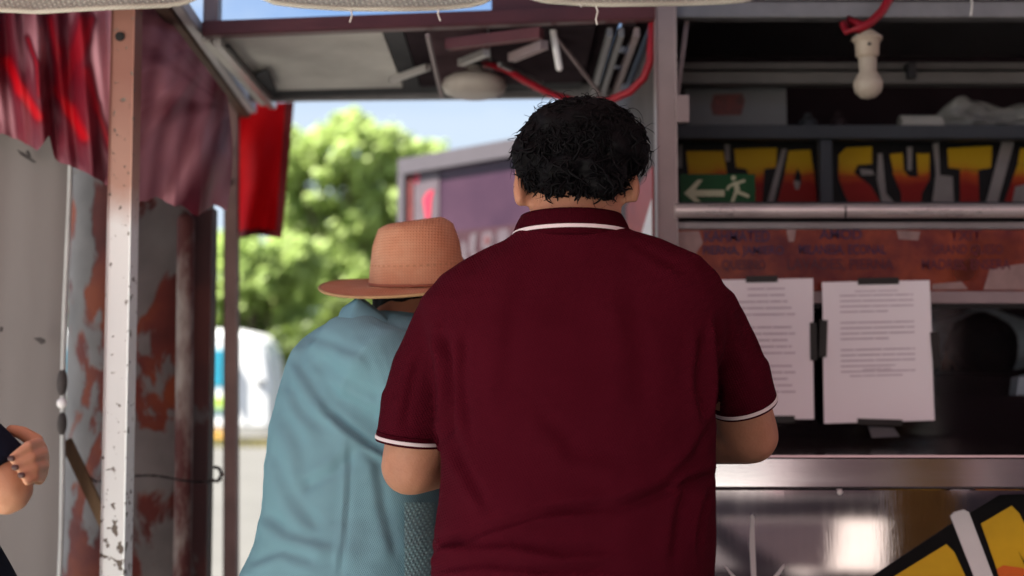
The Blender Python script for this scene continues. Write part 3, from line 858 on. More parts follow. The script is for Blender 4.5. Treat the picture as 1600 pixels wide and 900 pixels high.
M['dull_rail'] = mat('dull_painted_rail', (0.10, 0.093, 0.088), 0.6, var=0.2, vscale=4, spec=0.15)
M['dull_rail_b'] = mat('darker_painted_rail', (0.075, 0.07, 0.068), 0.6, var=0.3, vscale=4, spec=0.15)
hbar(97, 108, 3.30, 0.04, 'dull_rail_b', 'inner_rail')
hbar(112, 130, 3.28, 0.05, 'dull_rail', 'inner_rail')
q = at(1426, 110, 3.26); MB().box((q.x - 0.011, 3.262, q.z - 0.020), (q.x + 0.011, 3.3, q.z + 0.022), 0.002).build('rail_clip', M['black'], tr)
hbar(195, 216, 3.32, 0.05, 'slate', 'shelf_rail')
zs = at(1200, 196, 3.32).z
MB().box((xa, 3.372, zs - 0.02), (XR - 0.05, 3.70, zs - 0.004)).build('shelf', M['slate'], tr)
q0, q1 = at(1283, 318, 3.32), at(1300, 216, 3.32)
MB().box((q0.x, 3.32, q0.z - 0.03), (q1.x, 3.36, q1.z - 0.004), 0.003).build('shelf_divider', M['slate'], tr)
# bright rolled bar and the lip under it
zb = at(1300, 329, 2.97).z
bar = MB()
bar.chain([((xa - 0.01, 2.975, zb), (0.020, 0.017)), ((XR - 0.06, 2.975, zb), (0.020, 0.017))], n=20, flat=(0, 1, 0), caps=False)
M['galv'] = mat('bright_galvanised_bar', (0.62, 0.56, 0.55), 0.3, 0.55, var=0.25, vscale=5, stretch=(1, 6, 6), rvar=0.12)
bar.build('rolled_steel_bar', M['galv'], tr, True, ang=60)
hbar(346, 358, 2.992, 0.03, 'grey_steel', 'bar_lip')
q = at(1322, 331, 2.952); MB().box((q.x - 0.0015, 2.9535, q.z - 0.014), (q.x + 0.0015, 2.96, q.z + 0.014)).build('bar_joint', M['black'], tr)
hbar(455, 474, 2.985, 0.03, 'mauve_post', 'window_rail')
hbar(474, 482, 3.0, 0.02, 'black', 'window_seal')
wz1, wz0 = at(1300, 476, 3.0).z, at(1300, 697, 3.0).z
pane = MB().box((xa, 3.008, wz0 - 0.02), (XR - 0.05, 3.013, wz1 + 0.02)).build('window_pane', M['glass'], tr)
MB().box((xa, 3.16, wz0 - 0.06), (XR - 0.05, 3.18, at(1300, 618, 3.16).z)).build('kickboard', M['oven'], tr)
# counter: top sheet, rolled front edge, screw
cz = at(1300, 713, 2.56).z
ctop = MB().box((-0.40, 2.575, cz - 0.028), (XR, 3.03, cz), 0.004).build('counter_top', M['steel_h'], tr)
ez = at(1300, 765, 2.56).z
edge = MB()
bm = bmesh.new()
pr = [(2.600, ez - 0.004), (2.558, ez - 0.001), (2.555, ez + 0.003), (2.559, ez + 0.006), (2.560, cz - 0.005), (2.556, cz - 0.002), (2.558, cz + 0.0025), (2.60, cz + 0.003)]
edge.rings([[Vector((x, y, z)) for y, z in pr] for x in (-0.41, 0.2, 1.0, 1.8, XR + 0.01)])
edge.build('counter_edge', M['steel_h'], tr, True, ang=50)
q = at(1313, 768, 2.555); MB().ell((q.x, 2.559, q.z - 0.002), (0.006, 0.004, 0.006), 12, 8).build('rivet', M['whitepaint'], tr, True)
pan = MB().box((-0.38, 2.64, 0.12), (XR, 2.66, ez - 0.001)).build('front_panel', M['steel_v'], tr)
MB().box((-0.38, 2.662, 0.12), (-0.36, 3.03, cz - 0.03)).build('end_panel', M['steel_v'], tr)
MB().box((XR - 0.02, 2.662, 0.12), (XR, 3.03, cz - 0.03)).build('end_panel', M['steel_v'], tr)

PY = 2.64
def decal(polys, m, name, parent, Y, lift, t=0.0012):
    mb = MB()
    for poly in polys:
        mb.prism([Vector((at(x, y, Y).x, Y - lift, at(x, y, Y).z)) for x, y in poly], (0, -t, 0))
    return mb.build(name, M[m], parent)
decal([[(1355, 905), (1480, 822), (1562, 773), (1720, 700 + 68), (1720, 1010), (1340, 1010)]], 'blackpaint', 'painted_band', tr, PY, 0.0)  # black painted ground behind the letters
decal([[(1392, 903), (1478, 850), (1490, 862), (1522, 930), (1500, 965), (1402, 965)]], 'yellow', 'painted_letter', tr, PY, 0.0020)
decal([[(1532, 818), (1580, 790), (1592, 802), (1640, 905), (1622, 985), (1585, 985), (1553, 878)]], 'yellow', 'painted_letter', tr, PY, 0.0020)
decal([[(1556, 889), (1566, 883), (1590, 886), (1630, 895), (1622, 985), (1585, 985)]], 'orangepaint', 'painted_letter_base', tr, PY, 0.0036)
decal([[(1590, 862), (1597, 874), (1625, 900), (1610, 903)]], 'blackpaint', 'painted_letter_gap', tr, PY, 0.0052)
decal([[(1484, 806), (1490, 800), (1505, 796), (1513, 800), (1562, 930), (1536, 940)]], 'whitepaint', 'painted_bar', tr, PY, 0.0024)
decal([[(1173, 806), (1176, 804), (1178, 808), (1180, 860), (1182, 912), (1174, 912), (1171, 850)]], 'whitepaint', 'painted_stroke', tr, PY, 0.0)
decal([[(1204, 906), (1222, 884), (1226, 881), (1225, 887), (1210, 910)]], 'whitepaint', 'painted_stroke', tr, PY, 0.0)
decal([[(1131, 884), (1135, 886), (1156, 908), (1150, 911)]], 'whitepaint', 'painted_stroke', tr, PY, 0.0)

# upper lettering board
BY = 3.42
brd = thing('letter_board', at(1400, 318, BY), 'black sign board with yellow and red letters TASYTA above the bar', 'sign')
z0, z1_ = at(1300, 330, BY).z, at(1300, 212, BY).z
MB().box((xa, BY, z0), (XR - 0.06, BY + 0.012, z1_)).build('backing', M['blackpaint'], brd)
M['yellow_in'] = mat('shaded_yellow_paint', (0.36, 0.215, 0.006), 0.5, var=0.2, vscale=9, spec=0.1)  # paints darkened in colour to match the shade inside the trailer
M['red_in'] = mat('shaded_red_paint', (0.19, 0.010, 0.008), 0.5, var=0.2, vscale=9, spec=0.1)
M['stroke_in'] = mat('shaded_white_paint', (0.17, 0.155, 0.15), 0.5, var=0.2, spec=0.1)
M['black_in'] = mat('inner_black_paint', (0.004, 0.004, 0.005), 0.6, spec=0.08)
def letter_paint():  # letter colours kept dark to stand for the shaded interior
    m = mat('shaded_yellow_red_paint', (0.30, 0.2, 0.01), 0.5, spec=0.1)
    n, l = m.node_tree.nodes, m.node_tree.links.new
    t = n.new('ShaderNodeTexCoord'); q = n.new('ShaderNodeSeparateXYZ'); l(t.outputs['Object'], q.inputs['Vector'])
    z = n.new('ShaderNodeTexNoise'); z.inputs['Scale'].default_value = 14; l(t.outputs['Object'], z.inputs['Vector'])
    a = n.new('ShaderNodeMath'); a.operation = 'MULTIPLY_ADD'; a.inputs[1].default_value = 0.05
    l(z.outputs['Fac'], a.inputs[0]); l(q.outputs['Z'], a.inputs[2])
    k = n.new('ShaderNodeMapRange'); k.inputs['From Min'].default_value = 0.075; k.inputs['From Max'].default_value = 0.135
    l(a.outputs[0], k.inputs['Value'])
    c = n.new('ShaderNodeValToRGB'); e = c.color_ramp.elements
    e[0].color = (0.17, 0.009, 0.007, 1); e[1].color = (0.34, 0.21, 0.006, 1)
    x = e.new(0.4); x.color = (0.29, 0.044, 0.008, 1); x = e.new(0.65); x.color = (0.33, 0.155, 0.006, 1)
    l(k.outputs['Result'], c.inputs['Fac']); l(c.outputs['Color'], n['Principled BSDF'].inputs['Base Color'])
    return m
M['yellow_in'] = M['red_in'] = letter_paint()
def letter(polys_y, polys_r, n):
    a = decal(polys_y, 'yellow_in', 'letter', brd, BY, 0.0, 0.002)
    if polys_r: decal(polys_r, 'red_in', 'letter_base', a, BY, 0.0, 0.002)
letter([[(1072, 236), (1130, 236), (1136, 274), (1076, 272)]], [[(1076, 272.5), (1136, 274.5), (1140, 325), (1122, 325), (1108, 278), (1100, 325), (1078, 325)]], 0)
letter([[(1147, 233), (1214, 231), (1212, 262), (1194, 264), (1192, 295), (1180, 294), (1166, 264), (1150, 262)]], [[(1180, 295), (1192, 296), (1190, 325), (1178, 325)]], 1)
letter([[(1232, 236), (1266, 234), (1272, 272), (1252, 274), (1246, 262), (1242, 273), (1226, 272)]], [[(1226, 273), (1241, 274), (1240, 290), (1252, 290), (1252, 275), (1272, 273), (1278, 325), (1212, 325)]], 2)
letter([[(1310, 242), (1322, 231), (1362, 229), (1362, 256), (1340, 258), (1334, 270), (1342, 276), (1310, 276)]], [[(1310, 277), (1342, 277), (1360, 290), (1376, 318), (1372, 326), (1330, 326), (1318, 300)]], 3)
letter([[(1432, 240), (1452, 240), (1452, 280), (1434, 276)]], [], 4)
letter([[(1390, 241), (1410, 239), (1412, 266), (1396, 268)]], [[(1394, 269), (1412, 267), (1420, 276), (1434, 277), (1452, 281), (1440, 302), (1438, 325), (1408, 325), (1408, 302)]], 4)
letter([[(1480, 232), (1550, 228), (1548, 262), (1528, 266), (1500, 264), (1482, 262)]], [[(1500, 265), (1528, 267), (1530, 325), (1500, 325)]], 5)
letter([[(1594, 232), (1640, 230), (1644, 256), (1590, 256)], ], [[(1590, 257), (1644, 257), (1660, 325), (1636, 325), (1616, 285), (1590, 325), (1566, 325)]], 6)
for poly in ([(1062, 226), (1066, 226), (1065, 262), (1058, 262)], [(1132, 225), (1140, 225), (1140, 252), (1134, 252)], [(1222, 233), (1229, 233), (1206, 325), (1196, 325)], [(1372, 240), (1378, 240), (1384, 302), (1398, 318), (1378, 320), (1370, 280)], [(1417, 230), (1425, 230), (1424, 266), (1418, 266)], [(1457, 224), (1466, 222), (1468, 274), (1488, 276), (1490, 320), (1456, 320), (1462, 270)], [(1566, 219), (1586, 216), (1556, 325), (1538, 325)], [(1343, 264), (1362, 266), (1366, 273), (1346, 274)], [(1240, 282), (1250, 284), (1248, 296), (1242, 296)], [(1586, 292), (1610, 286), (1612, 318), (1580, 322)]):
    decal([poly], 'stroke_in', 'pale_stroke', brd, BY, 0.0, 0.003)  # whitish painted strokes between the letters, darkened like them for interior shade

# green exit sign
EY = 3.12
ex0, ex1 = at(1063, 319, EY), at(1180, 272, EY)
es = thing('exit_sign', ((ex0.x + ex1.x) / 2, EY, ex0.z), 'small green exit sign with white arrow and running figure on the shelf', 'exit sign')
MB().box((ex0.x, EY, ex0.z), (ex1.x, EY + 0.006, ex1.z), 0.001).build('sign_plate', M['green_sign'], es)
decal([[(1069, 302), (1090, 281), (1098, 281), (1086, 297), (1132, 297), (1132, 307), (1086, 307), (1098, 318), (1088, 318)]], 'sign_white', 'arrow', es, EY, 0.0)
fg = MB()
def stick(p, q, w_):
    p, q = Vector((p[0], p[1])), Vector((q[0], q[1])); d = (q - p).normalized(); n_ = Vector((-d.y, d.x)) * w_
    return [tuple(p + n_), tuple(q + n_), tuple(q - n_), tuple(p - n_)]
for (a_, b_, w_) in [((1150, 284), (1152, 300), 4), ((1150, 285), (1138, 292), 2.2), ((1152, 286), (1164, 282), 2.2), ((1152, 300), (1168, 306), 2.6), ((1150, 300), (1144, 316), 2.6), ((1168, 306), (1170, 308), 2.4), ((1138, 292), (1136, 297), 2)]:
    fg.prism([Vector((at(x, y, EY).x, EY, at(x, y, EY).z)) for x, y in stick(a_, b_, w_)], (0, -0.0013 - 0.0001 * w_, 0))
hd = at(1146, 278, EY); fg.lathe([(0.0002, 0), (0.006, 0), (0.006, 0.0011)], (hd.x, EY, hd.z), 12, (0, -1, 0))
fg.build('running_figure', M['sign_white'], es)
rk = MB().box((xa, 3.05, at(1200, 336, 3.1).z), (XR - 0.05, 3.45, at(1200, 320, 3.1).z)).build('letter_shelf', M['slate'], tr)

# printed vinyl menu strip under the bar
VYY = 2.998
mv = thing('menu_strip', at(1330, 452, VYY), 'red printed vinyl menu strip with purple lettering under the steel bar', 'menu')
za, zb_ = at(1300, 455, VYY).z, at(1300, 357, VYY).z
MB().grid(lambda u, v: Vector((xa + u * (XR - 0.06 - xa), VYY + 0.001 * math.sin(u * 40), za + v * (zb_ - za))), 60, 4).build('vinyl_sheet', M['vinyl'], mv)
M['pale_vinyl'] = mat('pale_pinkish_vinyl', (0.26, 0.17, 0.16), 0.3, var=0.3, vscale=12)  # paler patches on the strip
for poly in ([(1060, 362), (1092, 361), (1098, 380), (1086, 398), (1060, 400)], [(1400, 360), (1438, 362), (1434, 376), (1404, 374)], [(1456, 444), (1502, 440), (1512, 452), (1456, 453)], [(1546, 420), (1610, 410), (1610, 453), (1536, 453)], [(1228, 358), (1244, 358), (1240, 378), (1232, 378)]):
    decal([poly], 'pale_vinyl', 'pale_patch', mv, VYY, 0.0022, 0.0004)
def text(s, px0, px1, py0, py1, Y, m, name, parent, lift=0.003):
    cu = bpy.data.curves.new('txt', 'FONT'); cu.body = s; cu.extrude = 0.0; cu.offset = 0.018
    o = bpy.data.objects.new('txt', cu); COL.objects.link(o)
    dg = bpy.context.evaluated_depsgraph_get()
    me = bpy.data.meshes.new_from_object(o.evaluated_get(dg), depsgraph=dg)
    bpy.data.objects.remove(o)
    a = np.empty(len(me.vertices) * 3); me.vertices.foreach_get('co', a); a = a.reshape(-1, 3)
    lo, hi = a.min(0), a.max(0)
    p0, p1 = at(px0, py1, Y), at(px1, py0, Y)
    org = world_loc(parent)
    b = np.empty_like(a)
    b[:, 0] = p0.x + (a[:, 0] - lo[0]) / (hi[0] - lo[0]) * (p1.x - p0.x) - org.x
    b[:, 1] = Y - lift - org.y
    b[:, 2] = p0.z + (a[:, 1] - lo[1]) / (hi[1] - lo[1]) * (p1.z - p0.z) - org.z
    me.vertices.foreach_set('co', b.astype(np.float32).ravel()); me.update()
    return link(name, me, M[m], parent, org)
for (s_, a_, b_, c_, d_, m_) in [('KAHMATED', 1100, 1202, 360, 378, 'vinyl_ink'), ('PIERNA, JAMIERO', 1098, 1224, 384, 402, 'vinyl_ink'), ('QUESINO', 1128, 1196, 406, 424, 'vinyl_ink_red'),
                             ('AMOD', 1280, 1346, 358, 374, 'vinyl_ink'), ('MILANESA, ECONAL', 1248, 1384, 382, 400, 'vinyl_ink'), ('LAVADES, PIERNA', 1230, 1396, 404, 424, 'vinyl_ink_red'),
                             ('TXIT', 1484, 1532, 360, 376, 'vinyl_ink_red'), ('GRAND QUESO', 1456, 1566, 382, 400, 'vinyl_ink_red'), ('MADRES, ENSERA', 1440, 1578, 405, 424, 'vinyl_ink_red')]:
    text(s_, a_, b_, c_, d_, VYY, m_, 'printed_line', mv)

# papers taped to the window
def paper(c, Y, label, seed, tapes, lines, skip):
    rr = random.Random(seed)
    (tl, trr, br, bl) = [at(x, y, Y) for x, y in c]
    t = thing('paper_sheet', (bl + br) / 2, label, 'paper', 'printed sheets taped to the serving window')
    def pos(u, v, lift=0.0):
        p = bl.lerp(br, u).lerp(tl.lerp(trr, u), v)
        p.y -= 0.004 * math.sin(u * 3.1) * (0.4 + v * 0.3) + 0.003 * math.sin(v * 5 + seed) + lift
        return p
    MB().grid(lambda u, v: pos(u, v), 16, 20).build('page', M['paper'], t, True)
    tx = MB()
    for (v, u0, u1, hh) in lines:
        u = u0
        while u < u1:                       # words along each line
            wd = min(rr.uniform(0.10, 0.34), u1 - u)
            tx.grid(lambda a, b: pos(u + a * wd, v + (b - 0.5) * hh, 0.0008), max(1, int(wd * 16)), 1)
            u += wd + 0.010
    if tx.v: tag(tx.build('printed_text', M['print'], t), kind='stuff')
    for (u, v, wu, wv, ro) in tapes:
        mb = MB(); p = pos(min(max(u, 0), 1), min(max(v, 0), 1))
        ux = (br - bl).normalized(); uz = Vector((0, 0, 1))
        w2 = Vector((math.cos(ro), 0, math.sin(ro))); w3 = Vector((-math.sin(ro), 0, math.cos(ro)))
        p = p + ux * ((u - min(max(u, 0), 1)) * (br - bl).length) + uz * ((v - min(max(v, 0), 1)) * (tl - bl).length) + Vector((0, -0.002, 0))
        mb.prism([p + w2 * wu + w3 * wv, p - w2 * wu + w3 * wv, p - w2 * wu - w3 * wv, p + w2 * wu - w3 * wv], (0, -0.0008, 0))
        mb.build('tape', M['tape'], t)
    return t
ln1 = [(0.93 - k * 0.046, 0.22 if k > 1 else 0.4, 0.80 + 0.04 * math.sin(k * 2.1) if k > 1 else 0.74, 0.012) for k in range(17) if k not in (5, 11)]
paper([(1098, 438), (1270, 435), (1272, 655), (1102, 655)], 2.975, 'left printed sheet half hidden by the maroon sleeve', 3,
      [(0.53, 1.0, 0.037, 0.0075, 0.02), (1.0, 0.55, 0.008, 0.044, 0.0), (0.7, 0.0, 0.03, 0.008, 0.0)], ln1, ())
ln2 = [(0.90 - k * 0.0385, 0.16, 0.84 if k % 5 != 3 else 0.60, 0.011) for k in range(15) if k not in (4, 9)] + [(0.93, 0.3, 0.7, 0.008), (0.40, 0.33, 0.66, 0.008), (0.375, 0.36, 0.62, 0.008), (0.33, 0.24, 0.72, 0.010)]
paper([(1284, 441), (1452, 438), (1461, 657), (1288, 662)], 2.975, 'right printed sheet fully in view beside the black pot', 4,
      [(0.52, 1.0, 0.048, 0.008, 0.02), (0.0, 0.60, 0.009, 0.043, -0.05), (1.03, 0.50, 0.010, 0.042, 0.07), (0.5, 0.0, 0.052, 0.007, -0.03)], ln2, ())
tg = [at(1356, 666, 2.99), at(1396, 668, 2.99), at(1406, 682, 2.99), at(1362, 684, 2.99)]
tag(MB().prism(tg, (0, -0.002, 0)).build('label_tag', M['carton']), 'small grey tag stuck under the right printed sheet', 'tag')

# things inside the trailer
cb0, cb1 = at(1463, 700, 3.28), at(1590, 584, 3.28)
cbx = thing('cash_box', ((cb0.x + cb1.x) / 2, 3.34, cb0.z), 'black brown box on the worktop in front of the dark haired vendor', 'box')
MB().box((cb0.x, 3.28, cb0.z - 0.02), (cb1.x, 3.42, cb1.z), 0.006).build('box_body', M['oven'], cbx)
MB().box((cb0.x - 0.003, 3.277, cb1.z + 0.0005), (cb1.x + 0.003, 3.423, cb1.z + 0.010), 0.003).build('box_lid', M['pot'], cbx)
MB().box((xa, 3.19, cb0.z - 0.05), (XR - 0.05, 3.56, cb0.z - 0.021)).build('worktop', M['slate'], tr)
bgm = MB()
c = at(1550, 514, 3.72)
def bagf(u, v):
    a = u * 2 * PI
    r_ = (0.19 * math.sin(min(v * 1.25, 1) * PI * 0.5 + 0.1) if v < 0.8 else 0.19 * (1 - (v - 0.8) / 0.2) ** 1.2 + 0.006) * (1 + 0.12 * math.sin(5 * a + v * 6) + 0.06 * math.sin(11 * a))
    zz = c.z - 0.14 + v * 0.16 + (0.055 * (v - 0.8) / 0.2 if v > 0.8 else 0)
    return Vector((c.x + r_ * math.cos(a) * 1.35 + 0.02 * v, 3.82 + r_ * math.sin(a) * 0.5, zz))
bgm.grid(bagf, 60, 24)
tag(bgm.build('plastic_bag', M['bluebag'], None, True), 'pale blue knotted plastic bag above the black pot', 'bag')
tag(MB().prism([at(1592, 590, 3.2), at(1612, 585, 3.2), at(1612, 648, 3.2), at(1585, 648, 3.2)], (0, 0.05, 0)).build('carton', M['bluebag']), 'pale carton edge at the right of the black pot', 'carton')
bx0, bx1 = at(1072, 196, 3.36), at(1232, 132, 3.36)
bx = thing('cardboard_box', ((bx0.x + bx1.x) / 2, 3.46, bx0.z), 'pale carton with a brown red emblem on the upper shelf', 'box')
MB().box((bx0.x, 3.385, zs), (bx1.x, 3.60, bx1.z), 0.003).build('carton_body', M['carton'], bx)
decal([[(1115, 148), (1160, 146), (1164, 158), (1158, 180), (1114, 180), (1110, 165)]], 'logo', 'emblem', bx, 3.385, 0.0)
tag(MB().box(at(1057, 190, 2.965), at(1075, 151, 2.985), 0.001).build('note_card', M['mauve_post']), 'small pale card fixed beside the trailer post', 'card')
rl0, rl1 = at(1408, 148, 3.42), at(1470, 148, 3.42)
r_ = thing('paper_roll', (rl0.x + 0.05, 3.44, zs), 'white paper roll lying on the upper shelf in its wrapper', 'paper roll')
MB().lathe([(0.006, 0), (0.024, 0), (0.026, 0.003), (0.026, 0.11), (0.02, 0.115)], (rl0.x, 3.44, zs + 0.026), 22, (1, 0, 0)).build('roll', M['rollwhite'], r_, True, ang=40)
pb_ = MB()
cc = at(1530, 168, 3.44)
def bag2(u, v):
    a = u * 2 * PI; x = v
    rr_ = (0.045 + 0.012 * math.sin(v * 9)) * (1 + 0.22 * math.sin(3 * a + 7 * v) + 0.14 * math.sin(7 * a - 11 * v) + 0.07 * math.sin(13 * a + 23 * v)) * math.sin(min(1, v * 6 + .15) * PI / 2) * math.sin(min(1, (1 - v) * 5 + .1) * PI / 2)
    return Vector((rl0.x + 0.10 + x * 0.34, 3.45 + rr_ * 1.1 * math.cos(a), zs + 0.042 + rr_ * 0.85 * math.sin(a)))
pb_.grid(bag2, 40, 50)
tag(pb_.build('plastic_wrap', M['plastic_bag']), 'crumpled clear plastic wrap beside the white roll on the shelf', 'plastic wrap')
# more stock on the shelf, dim
for k, (px, wd, hh, m_) in enumerate([(1262, 0.05, 0.07, 'slate'), (1310, 0.04, 0.075, 'dark_board')]):
    q = at(px, 190, 3.5)
    b_ = MB().lathe([(0.004, 0), (wd / 2, 0), (wd / 2, hh * .7), (wd * .2, hh * .85), (wd * .2, hh), (0.004, hh)], (q.x, 3.5, zs), 18).build('bottle', M[m_], None, True, ang=40)
    tag(b_, ['dim grey bottle on the shelf right of the carton', 'dark bottle on the shelf under the light bulb'][k], 'bottle', 'bottles on the upper shelf')

# lamps and cords
lb = at(1355, 60, 2.93)
bl_ = thing('light_bulb', (lb.x, 2.93, lb.z + 0.03), 'unlit white bulb in a ceramic socket hanging over the counter', 'light bulb')
k_ = 2.93 / F
zz = lambda y: at(1355, y, 2.93).z
MB().lathe([(0.006, zz(44)), (0.034, zz(58)), (0.036, zz(62)), (0.030, zz(66)), (0.028, zz(68)), (0.027, zz(86)), (0.022, zz(90)), (0.02, zz(91))], (lb.x, 2.93, 0), 24).build('socket', M['cream'], bl_, True, ang=45)
MB().lathe([(0.018, zz(89)), (0.021, zz(93)), (0.020, zz(112)), (0.026, zz(118)), (0.0335, zz(128)), (0.034, zz(134)), (0.030, zz(144)), (0.018, zz(152)), (0.004, zz(154.5))], (lb.x, 2.93, 0), 28).build('bulb', M['bulbglass'], bl_, True)
q = at(1359, 68, 2.90); MB().ell((q.x, 2.903, q.z), (0.005, 0.003, 0.004), 10, 6).build('screw', M['black'], bl_)
cord = MB().tube([at(1408, -60, 2.93), at(1392, -5, 2.93), at(1378, 18, 2.93), at(1360, 36, 2.92), at(1340, 47, 2.91), at(1324, 48, 2.92), at(1318, 38, 2.94), at(1324, 30, 2.95), at(1345, 40, 2.94), at(1353, 52, 2.932)], 0.0105, 10)
tag(cord.build('power_cord', M['red_cord'], None, True), 'thick red cord looping down to the bulb over the counter', 'cord')
lp = atz(741, 128, 2.06)
LY = 3.35
lp = at(741, 132, LY)
lk = LY / F
dl = thing('ceiling_lamp', (lp.x, LY, lp.z - 0.03), 'wide flat dusty lamp hanging under the stall ceiling', 'lamp')
MB().lathe([(0.012, 0.052), (0.020, 0.046), (0.024, 0.030), (0.060, 0.024), (0.080, 0.012), (0.086, -0.004), (0.080, -0.020), (0.055, -0.032), (0.01, -0.036)], (lp.x, LY, lp.z), 36).build('lamp_dome', M['dusty_lamp'], dl, True, ang=50)
MB().lathe([(0.018, 0.05), (0.022, 0.056), (0.020, 0.085), (0.010, 0.09)], (lp.x, LY, lp.z), 20).build('lamp_cap', M['black'], dl, True, ang=50)
MB().tube([(lp.x, LY, lp.z + 0.08), (lp.x + 0.004, LY, 2.13)], 0.007, 8).build('lamp_stem', M['alu'], dl, True)
cbl = MB().tube([at(757, 100, 3.36), at(790, 108, 3.3), at(820, 126, 3.25), at(860, 147, 3.2), at(905, 160, 3.15), at(950, 158, 3.1), at(985, 143, 3.06), at(1006, 122, 3.04), at(1016, 96, 3.03), at(1018, 60, 3.03), at(1020, 10, 3.03)], 0.0095, 10)
tag(cbl.build('power_cord', M['red_cord'], None, True), 'long red cord sagging under the stall ceiling behind the dark hair', 'cord')
wr = MB().tube([at(700, 62, 3.15), at(740, 66, 3.2), at(790, 58, 3.2), at(835, 42, 3.15), at(870, 36, 3.1)], 0.006, 8)
tag(wr.build('power_cord', M['maroon_rail'], None, True), 'dark maroon cable running under the ceiling boards above the lamp', 'cord')

# panel on the trailer side wall: red with a white corner
sx = cpx - 0.024
rw = thing('side_poster', (sx, 3.6, 1.62), 'red poster with a white slanted corner on the trailer side wall', 'poster')
MB().box((sx, 3.08, 1.60), (sx + 0.003, 3.78, 1.82)).build('poster_sheet', M['redpaint'], rw)
MB().prism([(sx - 0.001, 3.08, 1.74), (sx - 0.001, 3.08, 1.60), (sx - 0.001, 3.7, 1.60)], (-0.001, 0, 0)).build('white_corner', M['paper'], rw)

# rear sign board, seen past the men
SY0, SY1 = 6.0, 5.35
zt0 = at(629, 250, SY0).z
sb = thing('sign_board', (at(640, 400, SY0).x, 5.8, 1.5), 'purple framed sign board with pink mark and white letters behind the hat', 'sign board')
A = Vector((at(629, 250, SY0).x, SY0, 0)); dB = (Vector((at(860, 220, SY1).x, SY1, 0)) - A).normalized()
zb2 = at(629, 440, SY0).z
WL_ = 1.35
def sbp(u, z, lift=0.0):
    n_ = Vector((dB.y, -dB.x, 0)); n_ = n_ if n_.y < 0 else -n_
    p = A + dB * u + n_ * lift; p.z = z
    return p
def sbox(u0, u1, za_, zb__, l0, l1, m, name):
    return MB().prism([sbp(u0, za_, l0), sbp(u1, za_, l0), sbp(u1, zb__, l0), sbp(u0, zb__, l0)], sbp(0, 0, l1) - sbp(0, 0, l0)).build(name, m, sb)
gm = mat('purple_gloss_panel', (0.024, 0.011, 0.022), 0.18, col2=(0.050, 0.024, 0.038), vscale=2.5)
gd = mat('purple_grey_frame', (0.058, 0.051, 0.058), 0.45, var=0.1)
sbox(0.0, WL_, zb2, zt0 - 0.01, -0.04, 0.0, gm, 'panel')
sbox(0.0, WL_, zt0 - 0.075, zt0, 0.001, 0.03, gd, 'frame_top')
sbox(0.0, 0.045, zb2, zt0 - 0.077, 0.001, 0.03, gd, 'frame_side')
sbox(WL_ - 0.05, WL_, zb2, zt0 - 0.077, 0.001, 0.03, gd, 'frame_side')
sbox(0.048, 0.085, zb2 + 0.01, zt0 - 0.078, 0.001, 0.012, M['oxide'], 'inner_edge')
zl = at(740, 362, 5.75).z
sbox(0.09, WL_ - 0.06, zb2 + 0.01, zl, 0.002, 0.008, mat('dark_plum_band', (0.03, 0.010, 0.014), 0.5, var=0.2), 'lettering_band')
pale = mat('pale_grey_print', (0.09, 0.075, 0.083), 0.3, col2=(0.055, 0.04, 0.048), vscale=4)
sbox(0.088, 0.26, zl + 0.004, zt0 - 0.082, 0.002, 0.006, pale, 'pale_field')
pk = mat('pink_red_mark', (0.30, 0.02, 0.042), 0.4, var=0.15)
def sfl(poly, m, name, lift):
    pts = []
    for x, y in poly:
        d = ray(x, y); nrm = Vector((dB.y, -dB.x, 0))
        t_ = (A - Vector((0, 0, CAMZ))).dot(nrm) / d.dot(nrm)
        p = Vector((0, 0, CAMZ)) + d * t_
        n_ = nrm if nrm.y < 0 else -nrm
        pts.append(p + n_ * lift)
    n_ = Vector((dB.y, -dB.x, 0)); n_ = n_ if n_.y < 0 else -n_
    return MB().prism(pts, n_ * 0.002).build(name, m, sb)
sfl([(650, 278), (655, 268), (658, 280), (652, 288)], pk, 'pink_mark', 0.007)
sfl([(663, 312), (670, 300), (680, 296), (676, 312), (674, 340), (668, 345), (665, 325)], pk, 'pink_mark', 0.007)
for (poly) in ([(724, 378), (730, 378), (733, 410), (724, 410)], [(738, 368), (748, 363), (746, 374), (744, 395), (750, 404), (742, 404), (736, 390)], [(756, 366), (766, 361), (774, 368), (772, 386), (764, 394), (756, 386)], [(780, 362), (790, 357), (798, 362), (798, 380), (788, 388), (780, 380)]):
    sfl(poly, pale, 'letter', 0.010)
sfl([(761, 372), (766, 369), (769, 373), (767, 382), (762, 384)], M['oxide'], 'letter_gap', 0.0125)
for u in (0.1, WL_ - 0.1):
    MB().bar(sbp(u, 0, -0.06), sbp(u, zb2 + 0.3, -0.06), 0.04, 0.04, 0.003, up=(0, 1, 0)).build('leg', gd, sb)

# ------------------------------------------------------------------ left side: tarps, pillar, flag
def noise1(u, s, k): return noise.noise(Vector((u * s, k, k * 1.3)))

def interp(tab, x):
    for (a, b), (c, d) in zip(tab, tab[1:]):
        if x <= c: return b + (d - b) * max(0, min(1, (x - a) / (c - a)))
    return tab[-1][1]

